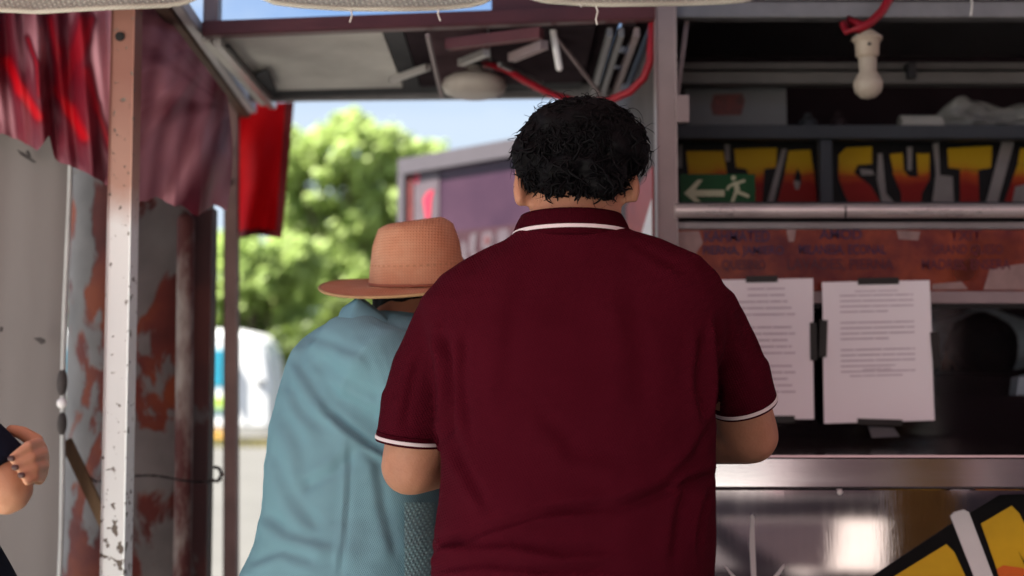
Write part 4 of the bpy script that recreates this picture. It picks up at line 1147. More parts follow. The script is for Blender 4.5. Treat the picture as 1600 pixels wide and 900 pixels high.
# white tarp wall
def wt(u, v):
    x = -150 + u * (263 - 12 * max(0, v - 0.6) / 0.4)
    Y = 2.93 + 0.0015 * math.sin(x * 0.045 + 0.6 * math.sin(v * 3)) + 0.001 * math.sin(x * 0.11 + v * 2) + 0.007 * noise1(u, 5, v * 1.4)
    ytop = 150
    p0, p1 = at(x, ytop, Y), at(x + 4 * math.sin(v * 9), 900, Y)
    return Vector((p0.x, Y, 0.03 + (p0.z - 0.03) * (1 - v)))
wtm = MB().grid(wt, 80, 60)
wt_ = thing('white_tarp', (-1.3, 2.93, 0.0), 'dirty grey white tarpaulin wall hanging at the far left', 'tarpaulin')
wtm.build('tarp_sheet', M['white_tarp'], wt_, True)
ed = MB().tube([Vector((at(110, 200, 2.925).x + 0.003 * math.sin(k), 2.925, 2.0 - k * 0.13)) for k in range(16)], 0.006, 8)
ed.build('tarp_hem', M['tarp_edge'], wt_, True)
sm = MB()
for poly in ([(52, 528), (62, 527), (69, 530), (70, 535), (64, 538), (58, 533)], [(0, 510), (4, 511), (3, 518), (-2, 518)], [(26, 233), (36, 238), (44, 243), (56, 253), (52, 254), (40, 247), (32, 242)], [(40, 236), (44, 235), (48, 244), (45, 246)]):
    sm.prism([at(x, y, 2.893) for x, y in poly], (0, 0.004, 0))
tag(sm.build('black_smudge', M['smudge'], wt_), kind='stuff')

# bundled red tarpaulin over the top of the stall side
bot = [(-160, 190), (0, 212), (22, 222), (44, 236), (62, 212), (70, 248), (100, 262), (125, 275), (165, 300), (180, 310)]
def rt_(u, v):
    x = -150 + u * 325
    yb = interp(bot, x) + 4 * noise1(u, 22, 3.1)
    fold = math.sin(x * 0.085 + v * (0.9 + 0.8 * noise1(u, 4, 1)) + 2.2 * noise1(u, 5, 0.3)) 
    fold2 = math.sin(x * 0.19 - v * 1.6 + 1.5)
    Y = 2.86 + 0.022 * fold * (0.45 + 0.55 * v) + 0.011 * fold2 + 0.03 * noise1(u, 6, v * 2.0) - 0.045 * math.sin(v * PI) - 0.02 * v
    yt = -90
    xx = x + 10 * v * noise1(u, 4, 7.7) + 14 * v * v
    return at(xx, yt + (yb - yt) * v, Y)
def add_tone(o, nu, nv, fn):
    at_ = o.data.attributes.new('fade', 'FLOAT', 'POINT')
    at_.data.foreach_set('value', [fn(i / nu, j / nv) for j in range(nv + 1) for i in range(nu + 1)])
rtm = MB().grid(rt_, 150, 60)
rto = rtm.build('red_tarp', M['tarp_red'], None, True)
tag(rto, 'dark red bundled tarpaulin with torn lower edge at the upper left', 'tarpaulin')
streaks = [((6, 95), (24, 140), (50, 182), 9), ((84, 140), (98, 172), (117, 214), 9), ((40, 60), (52, 100), (52, 150), 4), ((75, 30), (85, 80), (86, 145), 9), ((125, 30), (112, 80), (92, 140), 11), ((128, 110), (140, 165), (160, 230), 9), ((140, 30), (128, 60), (118, 90), 9), ((-60, 60), (-50, 120), (-40, 170), 10)]  # bright red painted where light shows through the folds
def red_tone(u, v):
    x = -150 + u * 325; y = -90 + (interp(bot, x) + 90) * v
    f_ = 0.60 + 0.32 * noise.noise(Vector((x * 0.03, y * 0.008, 2))) + 0.12 * noise.noise(Vector((x * 0.09, y * 0.02, 5)))
    if x > 135: f_ += 0.45 * min(1, (x - 135) / 15) * (1 if y < 190 else max(0, 1 - (y - 190) / 60))
    for k, (p, q, r, wd) in enumerate(streaks):
        for (a, b) in ((p, q), (q, r)):
            dx, dy = b[0] - a[0], b[1] - a[1]; t = max(0, min(1, ((x - a[0]) * dx + (y - a[1]) * dy) / (dx * dx + dy * dy)))
            d = math.hypot(x - a[0] - dx * t, y - a[1] - dy * t)
            kk = math.exp(-(d / wd) ** 2)
            tgt = 0.0 if (k in (0, 1)) else 0.24
            f_ = f_ * (1 - kk) + tgt * kk
    return max(0, min(1, f_))
add_tone(rto, 150, 60, red_tone)

# faded mauve part of the tarpaulin drawn back along the side beam
def mt(u, v):
    yt = interp([(0, -45), (0.2, -8), (1, 150)], u)          # hangs from the side beam that runs away
    yb = interp([(0, 318), (0.25, 308), (0.5, 322), (0.7, 340), (0.85, 322), (1, 330)], u) + 5 * noise1(u, 14, 2)
    x = 205 + u * (150 + 8 * math.sin(v * PI)) 
    # folds fan out from the upper right towards the lower left
    ang = math.atan2((yt + (yb - yt) * v) - 60, 360 - x)
    f_ = math.sin(ang * 13 + 1.6 * noise1(u, 3, v * 1.5)) + 0.3 * math.sin(ang * 27 + 2 + 2 * noise1(u, 2, v))
    Y = 2.81 + 0.30 * u + 0.020 * f_ * min(1, 0.25 + v) - 0.07 * math.sin(v * PI) * math.sin(u * PI) + 0.012 * noise1(u, 5, v * 2.5)
    return at(x, yt + (yb - yt) * v, Y)
mtm = MB().grid(mt, 110, 90)
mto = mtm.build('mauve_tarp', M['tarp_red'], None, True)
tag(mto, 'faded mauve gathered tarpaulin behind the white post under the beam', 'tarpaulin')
add_tone(mto, 110, 90, lambda u, v: max(0, min(1, 0.84 + 0.26 * noise.noise(Vector((u * 7 + v * 3, v * 2.2, 1))) - 0.30 * max(0, math.sin((math.atan2(v * 330 - 40, 155 - u * 150)) * 13 + 2.6)) * v - 0.18 * u * (1 - v))))  # colour darkened along the folds as painted shade

# rusty pillar
PYC = 3.42
pcx = at(220, 500, PYC).x
pl = thing('rusty_pillar', (pcx, PYC, 0), 'thick rusty round pillar with flaking grey paint behind the white post', 'pillar')
prad = 112 * (PYC - 0.1) / F
def cyl(u, v):
    a = u * 2 * PI
    r_ = prad * (1 + 0.012 * noise.noise(Vector((math.cos(a) * 2, math.sin(a) * 2, v * 6))))
    return Vector((pcx + r_ * math.cos(a), PYC + r_ * math.sin(a), v * 1.98))
MB().grid(cyl, 64, 40).build('shaft', M['peel_pillar'], pl, True)
for zz_ in (0.55, 1.85):
    MB().lathe([(prad * 0.98, -0.012), (prad + 0.005, -0.010), (prad + 0.005, 0.010), (prad * .98, 0.012)], (pcx, PYC, zz_), 48).build('weld_seam', M['peel_pillar'], pl, True, ang=40)
ppx = at(290, 500, 3.2)
MB().tube([(at(289, 342, 3.2).x, 3.21, at(289, 345, 3.2).z), (at(288, 600, 3.2).x, 3.21, 1.0), (at(288, 600, 3.2).x, 3.21, 0.0)], 0.022, 16).build('drain_pipe', M['pipe'], pl, True)
MB().bar((at(318, 500, 3.3).x, 3.30, 0), (at(320, 340, 3.3).x, 3.30, 1.74), 0.052, 0.05, 0.005, up=(0, 1, 0)).build('side_angle', peel('flaking_dark_angle', (0.10, 0.085, 0.085), [(0.035, 0.009, 0.010), (0.085, 0.018, 0.014), (0.05, 0.011, 0.011)], 5.0, 0.60), pl)
tw = []
for k in range(40):
    t_ = k / 39; x = 100 + t_ * 245
    sag = 748 + 5 * math.sin(t_ * 9) + (-40 * (1 - t_ * 5) if t_ < 0.2 else 0)
    tw.append(at(x, sag, 3.14 + (0.04 if t_ > .8 else 0) + 0.004 * math.sin(k * 1.7)))
wire = thing('wire_tie', tw[20], 'dark twisted wire tied round the rusty pillar with a hook', 'wire')
MB().tube(tw, 0.0030, 6).build('twisted_wire', M['wire'], wire, True)
MB().tube([at(330, 750, 3.16), at(340, 752, 3.16), at(346, 742, 3.16), at(343, 732, 3.17), at(336, 730, 3.17)], 0.0045, 8).build('hook', M['wire'], wire, True)
tag(MB().bar(at(104, 690, 3.02), at(172, 835, 3.0), 0.022, 0.012, 0.002, up=(0, 1, 0)).build('wooden_stick', M['old_wood']), 'yellowed wooden stick leaning slanted behind the white post', 'stick')
ht = at(97, 630, 2.88)
hg = thing('black_clasp', at(97, 680, 2.88), 'black clasp with a white button at the edge of the white tarpaulin', 'clasp')
c_ = at(97, 598, 2.88); MB().ell(c_, (0.012, 0.009, 0.030), 20, 12).build('upper_jaw', M['smudge'], hg, True)
c_ = at(97, 662, 2.88); MB().ell(c_, (0.011, 0.009, 0.026), 20, 12).build('lower_jaw', M['smudge'], hg, True)
MB().ell((ht.x + 0.001, 2.876, ht.z), (0.012, 0.008, 0.012), 14, 10).build('button', M['whitepaint'], hg, True)

# red flag hanging from the rear corner
fl = thing('red_banner', at(412, 372, 4.05), 'bright red cloth banner hanging between the rear post and the trees', 'banner')
def flg(u, v):
    x0, x1 = interp([(0, 370), (1, 374)], v), interp([(0, 459), (1, 440)], v)
    x = x0 + (x1 - x0) * u
    y = 160 + (interp([(0, 371), (0.5, 366), (1, 372)], u) - 160) * v
    return at(x, y, 4.06 + 0.022 * math.sin(u * 8 + v * 3) * (0.4 + v) + 0.012 * math.sin(u * 4 - v * 8))
MB().grid(flg, 40, 50).build('cloth', M['red_flag'], fl, True)
thicken(MB().grid(lambda u, v: flg(0.86 + u * 0.15, v) + Vector((0, -0.006, 0)), 6, 40).build('side_hem', M['red_flag_hem'], fl, True), 0.002)
thicken(MB().grid(lambda u, v: flg(u, 0.955 + v * 0.05) + Vector((0, -0.007, 0)), 30, 4).build('bottom_hem', M['red_flag_hem'], fl, True), 0.002)

# ------------------------------------------------------------------ canopies over the lane; those past the first are added to shape shade
def canopy(name, x0, x1, y0, y1, zc_, zr, label, grp, cor=None):
    t = thing('canopy', ((x0 + x1) / 2, (y0 + y1) / 2, 0), label, 'canopy', grp)
    cx_, cy_ = (x0 + x1) / 2, (y0 + y1) / 2
    hw = min(x1 - x0, y1 - y0) * 0.25
    q = cor or [(x0, y0), (x1, y0), (x1, y1), (x0, y1)]
    b = MB(); v = [(*p, zc_) for p in q] + [ (cx_ - hw, cy_, zr), (cx_ + hw, cy_, zr)]
    b.add(v, [(0, 1, 5, 4), (1, 2, 5), (2, 3, 4, 5), (3, 0, 4)])
    b.build('roof_cloth', M['canopy_red'], t)
    return t
def legs(t, pts, zt_):
    for (x, y) in pts:
        MB().bar((x, y, 0), (x, y, zt_), 0.04, 0.04, 0.003, up=(0, 1, 0)).build('leg', M['alu'], t)
G = 'canopies over the market lane'
ca = canopy('canopy', -1.65, 0.545, -4.0, 2.56, 2.20, 2.70, 'red market canopy overhead with cream scalloped edge', G)
legs(ca, [(-1.6, -3.9), (0.5, -3.9)], 2.2)
cb_ = canopy('canopy', 0.62, 4.6, -4.0, 1.9, 2.35, 2.8, 'unseen red canopy added over the lane to darken the trailer side', G)
legs(cb_, [(0.66, -3.9), (4.5, -3.9), (4.5, 1.8)], 2.35)
cc_ = canopy('canopy', 0.2, 1.2, -7.2, -4.05, 2.3, 2.6, 'unseen red canopy added behind the viewer, slanted to shape the reflected sun patch', G, [(0.2, -7.2), (1.68, -7.2), (0.83, -4.05), (0.2, -4.05)])
legs(cc_, [(0.3, -7.1), (0.3, -4.15)], 2.3)
cd_ = canopy('canopy', 2.4, 6.8, -7.2, -4.05, 2.3, 2.7, 'unseen red canopy added behind the viewer on the right to shade the steel reflection', G, [(2.13, -7.2), (6.8, -7.2), (6.8, -4.05), (1.18, -4.05)])
legs(cd_, [(6.7, -7.1), (6.7, -4.15)], 2.3)
ce_ = canopy('canopy', 0.2, 6.8, -9.5, -7.25, 2.35, 2.75, 'long unseen red canopy added to shade the ground reflected in the steel', G)
legs(ce_, [(0.3, -9.3), (6.7, -9.3)], 2.35)
# raised hatch of the trailer, above the picture
MB().prism([(cpx - 0.02, 2.99, 2.42), (XR, 2.99, 2.42), (XR, 1.75, 2.62), (cpx - 0.02, 1.75, 2.62)], (0, 0, 0.02)).build('hatch', M['grey_steel'], tr)
# unseen stalls added across the lane, placed for their reflection in the counter
for x0_, x1_, lb_ in ((3.1, 4.6, 'narrow unseen dusty rose stall added behind the viewer for the counter reflection'), (5.4, 9.0, 'wide unseen dusty rose stall added behind the viewer for the counter reflection')):
    ms = thing('added_stall', ((x0_ + x1_) / 2, -9.9, 0), lb_, 'stall', 'added stalls across the lane')
    MB().box((x0_, -10.4, 0), (x1_, -9.6, 2.6)).build('wall', M['stall_wall'], ms)
    MB().box((x0_ - 0.1, -10.6, 2.604), (x1_ + 0.1, -8.1, 2.68)).build('roof', M['maroon_rail'], ms)
ns = thing('added_stall', (4.9, -0.5, 0), 'unseen dusty rose stall added at the right to darken the trailer side', 'stall')  # wall and roof added out of view to cut light from the right
MB().box((4.75, -3.5, 0), (4.85, 3.4, 2.5)).build('wall', M['stall_wall'], ns)
MB().box((4.65, -3.6, 2.504), (6.6, 3.5, 2.57)).build('roof', M['maroon_rail'], ns)
oc = MB().grid(lambda u, v: Vector((2.44 + 0.42 * u, -3.05 + 0.03 * math.sin(u * 22) * (1 - 0.4 * v), 0.02 + 1.5 * v)), 40, 8)  # cloth added behind the viewer as a warm reflection in the steel
oc_ = thing('reflected_cloth', (2.65, -3.05, 0), 'unseen ochre cloth added on a pole behind the viewer for its reflection in the steel', 'banner')
oc.build('cloth', mat('ochre_cloth', (0.30, 0.19, 0.05), 0.8, var=0.25), oc_, True)
MB().bar((2.42, -3.05, 0), (2.42, -3.05, 1.7), 0.03, 0.03, 0.003, up=(0, 1, 0)).build('pole', M['alu'], oc_)
# scalloped cream edge of the canopy
sc = [[(-190, -8), (-175, 6), (-120, 18), (-40, 15), (0, 17), (60, 20), (110, 17), (165, 14), (215, 12), (265, 10), (292, 5), (314, -6)],
      [(402, -6), (430, 6), (470, 11), (530, 15), (580, 16), (640, 16), (700, 14), (735, 10), (758, 4), (772, -6)],
      [(818, -6), (850, 3), (900, 7), (950, 9), (1010, 8), (1080, 7), (1130, 5), (1165, 2), (1188, -6)]]
vl = MB(); hem = []
VAY = 2.58
for k, pts in enumerate(sc):
    x0, x1 = pts[0][0], pts[-1][0]
    def sv(u, v, pts=pts, x0=x0, x1=x1, k=k):
        x = x0 + u * (x1 - x0)
        yb = interp(pts, x)
        Y = VAY + 0.010 * math.sin(u * 7 + k) + 0.006 * math.sin(u * 15 + 2 * k) + 0.012 * (1 - v)
        yt = -95
        return at(x, yt + (yb - yt) * v, Y)
    vo = MB().grid(sv, 70, 14).build('valance_scallop', M['knit'], ca, True)
    hp = [sv(i / 40, 1.0) + Vector((0, -0.001, 0.002)) for i in range(41)]
    MB().tube(hp, 0.0052, 8).build('valance_hem', M['knit_hem'], vo, True)
MB().box((at(-190, -95, VAY).x, VAY - 0.004, at(0, -90, VAY).z), (0.545, VAY + 0.014, at(0, -120, VAY).z)).build('valance_band', M['knit'], ca)
for pts in ([(548, 14), (550, 24), (547, 34)], [(686, 14), (684, 22), (688, 32)], [(930, 7), (934, 18), (931, 30), (933, 38)], [(905, 6), (908, 10)]):
    MB().tube([at(x, y, VAY - 0.004) for x, y in pts], 0.0017, 5).build('loose_thread', M['thread'], ca, True)
tag(MB().tube([at(1518, -12, 2.95), at(1519, 8, 2.95), at(1517, 24, 2.95)], 0.002, 5).build('loose_thread', M['thread'], None, True), 'short white thread hanging from the trailer top beam', 'thread')

# ------------------------------------------------------------------ people
V = Vector
def hand(mb, wrist, d, nrm, s=1.0, curl=0.5, thumb=1):
    """palm, four bent fingers of unequal length and a side thumb, heading along d, back of the hand along nrm"""
    d = V(d).normalized(); nrm = V(nrm).normalized(); side = d.cross(nrm).normalized()
    w0 = V(wrist)
    mb.chain([(w0, (0.027 * s, 0.020 * s)), (w0 + d * 0.035 * s, (0.036 * s, 0.017 * s)), (w0 + d * 0.085 * s, (0.042 * s, 0.014 * s))], n=14, flat=side)
    for k, ln_ in enumerate((0.070, 0.079, 0.074, 0.058)):
        o = (k - 1.5) * 0.0225 * s
        p = w0 + d * (0.088 - abs(k - 1.4) * 0.004) * s + side * o
        pts = [(p - d * 0.02 * s, 0.0088 * s), (p, 0.0090 * s)]
        a = 0.0
        for j, fr in enumerate((0.42, 0.33, 0.25)):
            a += curl * (0.7 + 0.25 * j)
            dd = d * math.cos(a) - nrm * math.sin(a) + side * (o * 1.2)
            p = p + dd.normalized() * ln_ * fr * s
            pts.append((p, (0.0086, 0.0080, 0.0068)[j] * s))
        mb.chain(pts, n=10)
    t0 = w0 + d * 0.025 * s - side * 0.028 * s * thumb
    t1 = t0 + (d * 0.6 - side * 0.65 * thumb - nrm * 0.35).normalized() * 0.036 * s
    t2 = t1 + (d * 0.85 - side * 0.25 * thumb - nrm * 0.4).normalized() * 0.030 * s
    t3 = t2 + (d * 0.95 - nrm * 0.3).normalized() * 0.024 * s
    mb.chain([(t0, 0.014 * s), (t1, 0.011 * s), (t2, 0.0100 * s), (t3, 0.0082 * s)], n=10)

def head(mb, c, rot, s=1.0):
    """skull, jaw, face features and ears; rot maps local (x right, y forward, z up)"""
    c = V(c)
    P = lambda x, y, z: c + rot @ (V((x, y, z)) * s)
    mb.ell(P(0, -0.005, 0.03), (0.077 * s, 0.097 * s, 0.098 * s), 24, 16, rot)
    mb.ell(P(0, 0.022, -0.055), (0.058 * s, 0.066 * s, 0.070 * s), 20, 14, rot)
    mb.chain([(P(0, 0.092, 0.012), 0.009 * s), (P(0, 0.106, -0.018), 0.013 * s), (P(0, 0.112, -0.032), 0.015 * s)], n=10)   # nose
    mb.chain([(P(-0.022, 0.083, -0.072), 0.007 * s), (P(0, 0.092, -0.072), 0.009 * s), (P(0.022, 0.083, -0.072), 0.007 * s)], n=10)   # lips
    mb.ell(P(0, 0.080, -0.108), (0.020 * s, 0.016 * s, 0.016 * s), 12, 8, rot)
    mb.chain([(P(-0.045, 0.078, 0.030), 0.009 * s), (P(0, 0.092, 0.026), 0.010 * s), (P(0.045, 0.078, 0.030), 0.009 * s)], n=10)  # brow
    for sgn in (-1, 1):
        q = [(P(0.077 * sgn, -0.008, -0.045), 0.007 * s), (P(0.087 * sgn, -0.016, -0.012), 0.008 * s), (P(0.091 * sgn, -0.022, 0.014), 0.009 * s), (P(0.084 * sgn, -0.004, 0.026), 0.007 * s)]
        mb.chain(q, n=10)
        mb.ell(P(0.092 * sgn, -0.014, -0.022), (0.011 * s, 0.018 * s, 0.032 * s), 12, 8, rot)
    return P

def eyes(P, body, s=1.0):
    for sgn in (-1, 1):
        MB().ell(P(0.032 * sgn, 0.076, 0.005), (0.0125 * s, 0.0125 * s, 0.0125 * s), 14, 10).build('eye', M['eye'], body, True)

def lower_body(mb, hip, yaw, zf=0.0, s=1.0):
    """hips, legs and feet (skin, under trousers); returns the joints for the trousers"""
    c, si = math.cos(yaw), math.sin(yaw)
    J = {}
    rx = lambda x, y: V((hip[0] + x * c - y * si, hip[1] + x * si + y * c, 0))
    for sgn in (-1, 1):
        h = rx(0.10 * s * sgn, 0); h.z = hip[2] - 0.05
        k = rx(0.115 * s * sgn, 0.03); k.z = hip[2] * 0.53
        a = rx(0.12 * s * sgn, -0.01); a.z = 0.09
        t = rx(0.135 * s * sgn, 0.15); t.z = 0.035
        mb.chain([(h, 0.095 * s), (h.lerp(k, .5), 0.080 * s), (k, 0.058 * s), (k.lerp(a, .4), 0.056 * s), (a, 0.038 * s)], n=16)
        mb.chain([(a + V((0, 0, -0.03)), 0.035), (a.lerp(t, .5) + V((0, 0, -0.02)), (0.042, 0.03)), (t, (0.042, 0.022))], n=12)
        J[sgn] = (h, k, a, t)
    return J

def trousers(J, hip, parent, m, s=1.0, rx=0.2, ry=0.15):
    mb = MB()
    mb.chain([(V((hip[0], hip[1], hip[2] + 0.08)), (rx, ry)), (V((hip[0], hip[1], hip[2] - 0.08)), (rx * 1.02, ry * 1.05)), (V((hip[0], hip[1], hip[2] - 0.14)), (rx * .8, ry * .8))], n=24, flat=(1, 0, 0))
    for sgn in (-1, 1):
        h, k, a, t = J[sgn]
        mb.chain([(h, 0.115 * s), (h.lerp(k, .5), 0.098 * s), (k, 0.078 * s), (k.lerp(a, .5), 0.074 * s), (a + V((0, 0, 0.0)), 0.066 * s)], n=16)
    o = remesh_obj('trousers', mb, 0.012, m, parent, it=5)
    for sgn in (-1, 1):
        h, k, a, t = J[sgn]
        q = MB().chain([(a + V((0, 0, -0.045)), (0.045, 0.042)), (a.lerp(t, .5) + V((0, 0, -0.025)), (0.05, 0.042)), (t + V((0, 0, 0.002)), (0.048, 0.032))], n=14)
        q.build('shoe', M['shoe'], parent, True)
    return o

def ring_pts(xl, xr, yc, ry, z, n=44, p=2.5):
    cx_, rx = (xl + xr) / 2, (xr - xl) / 2
    r = []
    for k in range(n):
        a = 2 * PI * k / n; ca, sa = math.cos(a), math.sin(a); e = 2 / p
        r.append(V((cx_ + rx * math.copysign(abs(ca) ** e, ca), yc + ry * math.copysign(abs(sa) ** e, sa), z)))
    return r

# ---- the man in the burgundy polo shirt, seen from behind
SP = 2.12           # depth of the plane where his outline lies
def px(x, y, Y=SP): return at(x, y, Y)
hipc = (px(893, 900).x, 2.05, 0.93)
bd = MB()
J1 = lower_body(bd, hipc, 0.0, s=1.12)
def torso_rings(tab, mb, grow=0.0, p=2.5):
    rings = []
    for (y, xl, xr, yc, ry) in tab:
        a, b = px(xl, y, yc), px(xr, y, yc)
        rings.append(ring_pts(a.x - grow, b.x + grow, yc, ry + grow, (a.z + b.z) / 2, p=p))
    mb.rings(rings)
T1 = [(985, 690, 1100, 2.04, .185), (900, 674, 1114, 2.05, .195), (850, 676, 1116, 2.06, .195), (780, 684, 1116, 2.08, .19), (700, 690, 1116, 2.10, .18), (640, 688, 1118, 2.11, .172), (580, 680, 1122, 2.12, .162), (520, 662, 1134, 2.13, .150), (470, 655, 1140, 2.14, .136), (430, 688, 1120, 2.14, .120), (402, 734, 1094, 2.14, .104), (378, 784, 1036, 2.14, .090), (362, 806, 990, 2.145, .080), (352, 822, 972, 2.15, .074)]
torso_rings([(y, xl + 26, xr - 26, yc, ry - .026) for y, xl, xr, yc, ry in T1], bd)
hc = px(899, 284, 2.16)
hrot = Matrix.Rotation(R(-2), 3, 'Y') @ Matrix.Rotation(R(-24), 3, 'X')
P1 = head(bd, hc, hrot, 1.04)
bd.chain([(px(898, 395, 2.13), (0.088, 0.075)), (px(899, 345, 2.15), (0.079, 0.070)), (px(900, 300, 2.165), (0.076, 0.072)), (px(900, 270, 2.17), (0.066, 0.066))], n=20, flat=(1, 0, 0))
sL, eL, wL = px(700, 505, 2.14), px(641, 728, 2.17), V((0.02, 2.56, 1.185))
sR, eR, wR = px(1104, 495, 2.14), px(1172, 682, 2.24), V((0.16, 2.60, 1.185))
eR.z = max(eR.z, 1.205)
for (s_, e_, w_) in ((sL, eL, wL), (sR, eR, wR)):
    bd.chain([(s_, 0.048), (s_.lerp(e_, .35), 0.045), (s_.lerp(e_, .62), 0.047), (s_.lerp(e_, .8), 0.0535), (e_, 0.050)], n=18)
    bd.chain([(e_, 0.050), (e_.lerp(w_, .2), 0.051), (e_.lerp(w_, .6), 0.043), (w_, 0.030)], n=16)
hand(bd, wL, (0.35, 0.9, -0.05), (0, 0, 1), 1.05, 0.35, -1)
hand(bd, wR, (-0.45, 0.9, -0.05), (0, 0, 1), 1.05, 0.35, 1)
man = remesh_obj('person', bd, 0.0055, M['skin_a'], None, (hipc[0], hipc[1], 0), it=6)
tag(man, 'heavy man seen from behind in burgundy polo shirt with white trim, leaning on counter', 'person')
eyes(P1, man, 1.04)
trousers(J1, (hipc[0], hipc[1] + 0.01, 0.84), man, M['denim'], 1.1, 0.185, 0.15)

sh = MB()
torso_rings(T1, sh)
slv = [(sL + V((0.012, 0, 0.0)), 0.080), (sL.lerp(eL, .35), 0.0745)]
hemL, hemR = px(640, 684, 2.155), px(1161, 628, 2.20)
sh.chain([(px(735, 490, 2.14), 0.075), (px(702, 518, 2.14), 0.067), (px(664, 590, 2.148), 0.060), (px(647, 645, 2.152), 0.0575)], n=24)
sh.chain([(px(1066, 480, 2.14), 0.075), (px(1102, 503, 2.14), 0.067), (px(1136, 560, 2.17), 0.060), (px(1153, 600, 2.185), 0.0575)], n=24)
# open sleeve ends: straight cuffs that stop at the hem
def cuff(mb, a, b, r0, r1, n=28):
    a, b = V(a), V(b); d = (b - a).normalized(); u = d.cross(V((0, 1, 0))).normalized(); v = d.cross(u)
    mb.rings([[c + u * (r * math.cos(2 * PI * k / n)) + v * (r * math.sin(2 * PI * k / n)) for k in range(n)] for c, r in ((a, r0), (a.lerp(b, .5), (r0 + r1) / 2), (b, r1))])
    return d, u, v
LL = cuff(sh, px(648, 620, 2.15), px(640, 690, 2.157), 0.056, 0.0565)
RR = cuff(sh, px(1148, 575, 2.18), px(1163, 632, 2.205), 0.058, 0.0560)
cr1 = [([(664, 872), (690, 852), (760, 828), (850, 800), (930, 790)], 7, .0055),
       ([(668, 838), (720, 850), (800, 846), (880, 862), (960, 856)], 8, .005),
       ([(1118, 742), (1080, 752), (1030, 772), (960, 800)], 7, .0055),
       ([(1112, 660), (1086, 712), (1040, 760), (960, 790), (860, 800)], 8, .005),
       ([(1110, 770), (1098, 810), (1092, 862)], 6, .005), ([(1080, 740), (1062, 800), (1050, 880)], 8, .0035),
       ([(690, 520), (702, 560), (706, 620), (694, 692)], 6, .009), ([(728, 520), (722, 600), (732, 680)], 7, .004), ([(690, 640), (720, 720), (760, 790)], 9, .004),
       ([(1118, 500), (1121, 560), (1122, 610), (1114, 660)], 5, .009), ([(1098, 520), (1090, 600), (1100, 660)], 7, .004),
       ([(800, 372), (760, 400), (720, 430)], 7, .0022), ([(985, 376), (1030, 402), (1080, 430)], 7, .0022),
       ([(655, 560), (640, 620), (632, 668)], 7, .0025), ([(1150, 470), (1165, 540), (1180, 590)], 7, .0025),
       ([(820, 430), (800, 520), (790, 620)], 18, .0022), ([(980, 440), (1000, 540), (1000, 640)], 18, .0022), ([(840, 640), (900, 700), (980, 720)], 16, .0022),
       ([(680, 890), (760, 880), (860, 892), (960, 886)], 6, .004)]
def fold_shirt(a, nr):
    d = 1.5 * creases(a, nr, cr1) + 0.0012 * vnoise(a + nr * 0, (14, 14, 40), 2.7)
    d += 0.0035 * vnoise(a, (7, 7, 5), 3.3) + 0.0014 * vnoise(a, (22, 22, 12), 9.1)
    return a + nr * d[:, None]
shirt = remesh_obj('polo_shirt', sh, 0.0055, M['polo'], man, it=7, fn=fold_shirt)
def band(name, c, u, v, d, r, h, m, parent, t=0.003):
    """a knitted stripe round a cuff"""
    n = 40; rings = []
    for (rr, hh) in ((r, 0), (r + t, 0.0006), (r + t, h - 0.0006), (r, h)):
        rings.append([c + d * hh + u * (rr * math.cos(2 * PI * k / n)) + v * (rr * math.sin(2 * PI * k / n)) for k in range(n)])
    return MB().rings(rings, cap=False).build(name, m, parent, True, ang=40)
def cuffset(c, dirs, r):
    d, u, v = dirs
    band('sleeve_rib', c - d * 0.0175, u, v, d, r - 0.001, 0.0175, M['polo_dark'], shirt)
    band('sleeve_stripe', c - d * 0.0105, u, v, d, r + 0.0006, 0.0065, M['trim'], shirt)
cuffset(px(640, 693, 2.157), LL, 0.0555)
cuffset(px(1164, 635, 2.206), RR, 0.0550)
# collar: a folded band standing round the neck, with its white stripe
def collar(u, v, lift=0.0):
    a = PI * (0.02 + 0.96 * u) + PI             # back half and round to the front
    a = -PI / 2 + (u - 0.5) * 2 * PI * 0.86
    top = v
    rx = (0.0845 + (1 - v) * 0.0135) + lift; ry = (0.083 + (1 - v) * 0.014) + lift
    c0 = px(893, 372, 2.15)
    zz_ = px(893, interp([(0, 366), (1, 324)], v), 2.06).z - 0.022 * (1 - math.cos((u - 0.5) * 2.6)) * (1.0 if v < .5 else 0.9)
    bulge = 0.004 * math.sin(v * PI)
    return V((c0.x + (rx + bulge) * math.cos(a), 2.148 + (ry + bulge) * math.sin(a), zz_))
co = thicken(MB().grid(lambda u, v: collar(u, v), 60, 10).build('collar', M['polo_dark'], shirt, True), 0.004)
MB().grid(lambda u, v: collar(u, 0.24 + v * 0.14, 0.0036), 60, 2).build('collar_stripe', M['trim'], co, True)

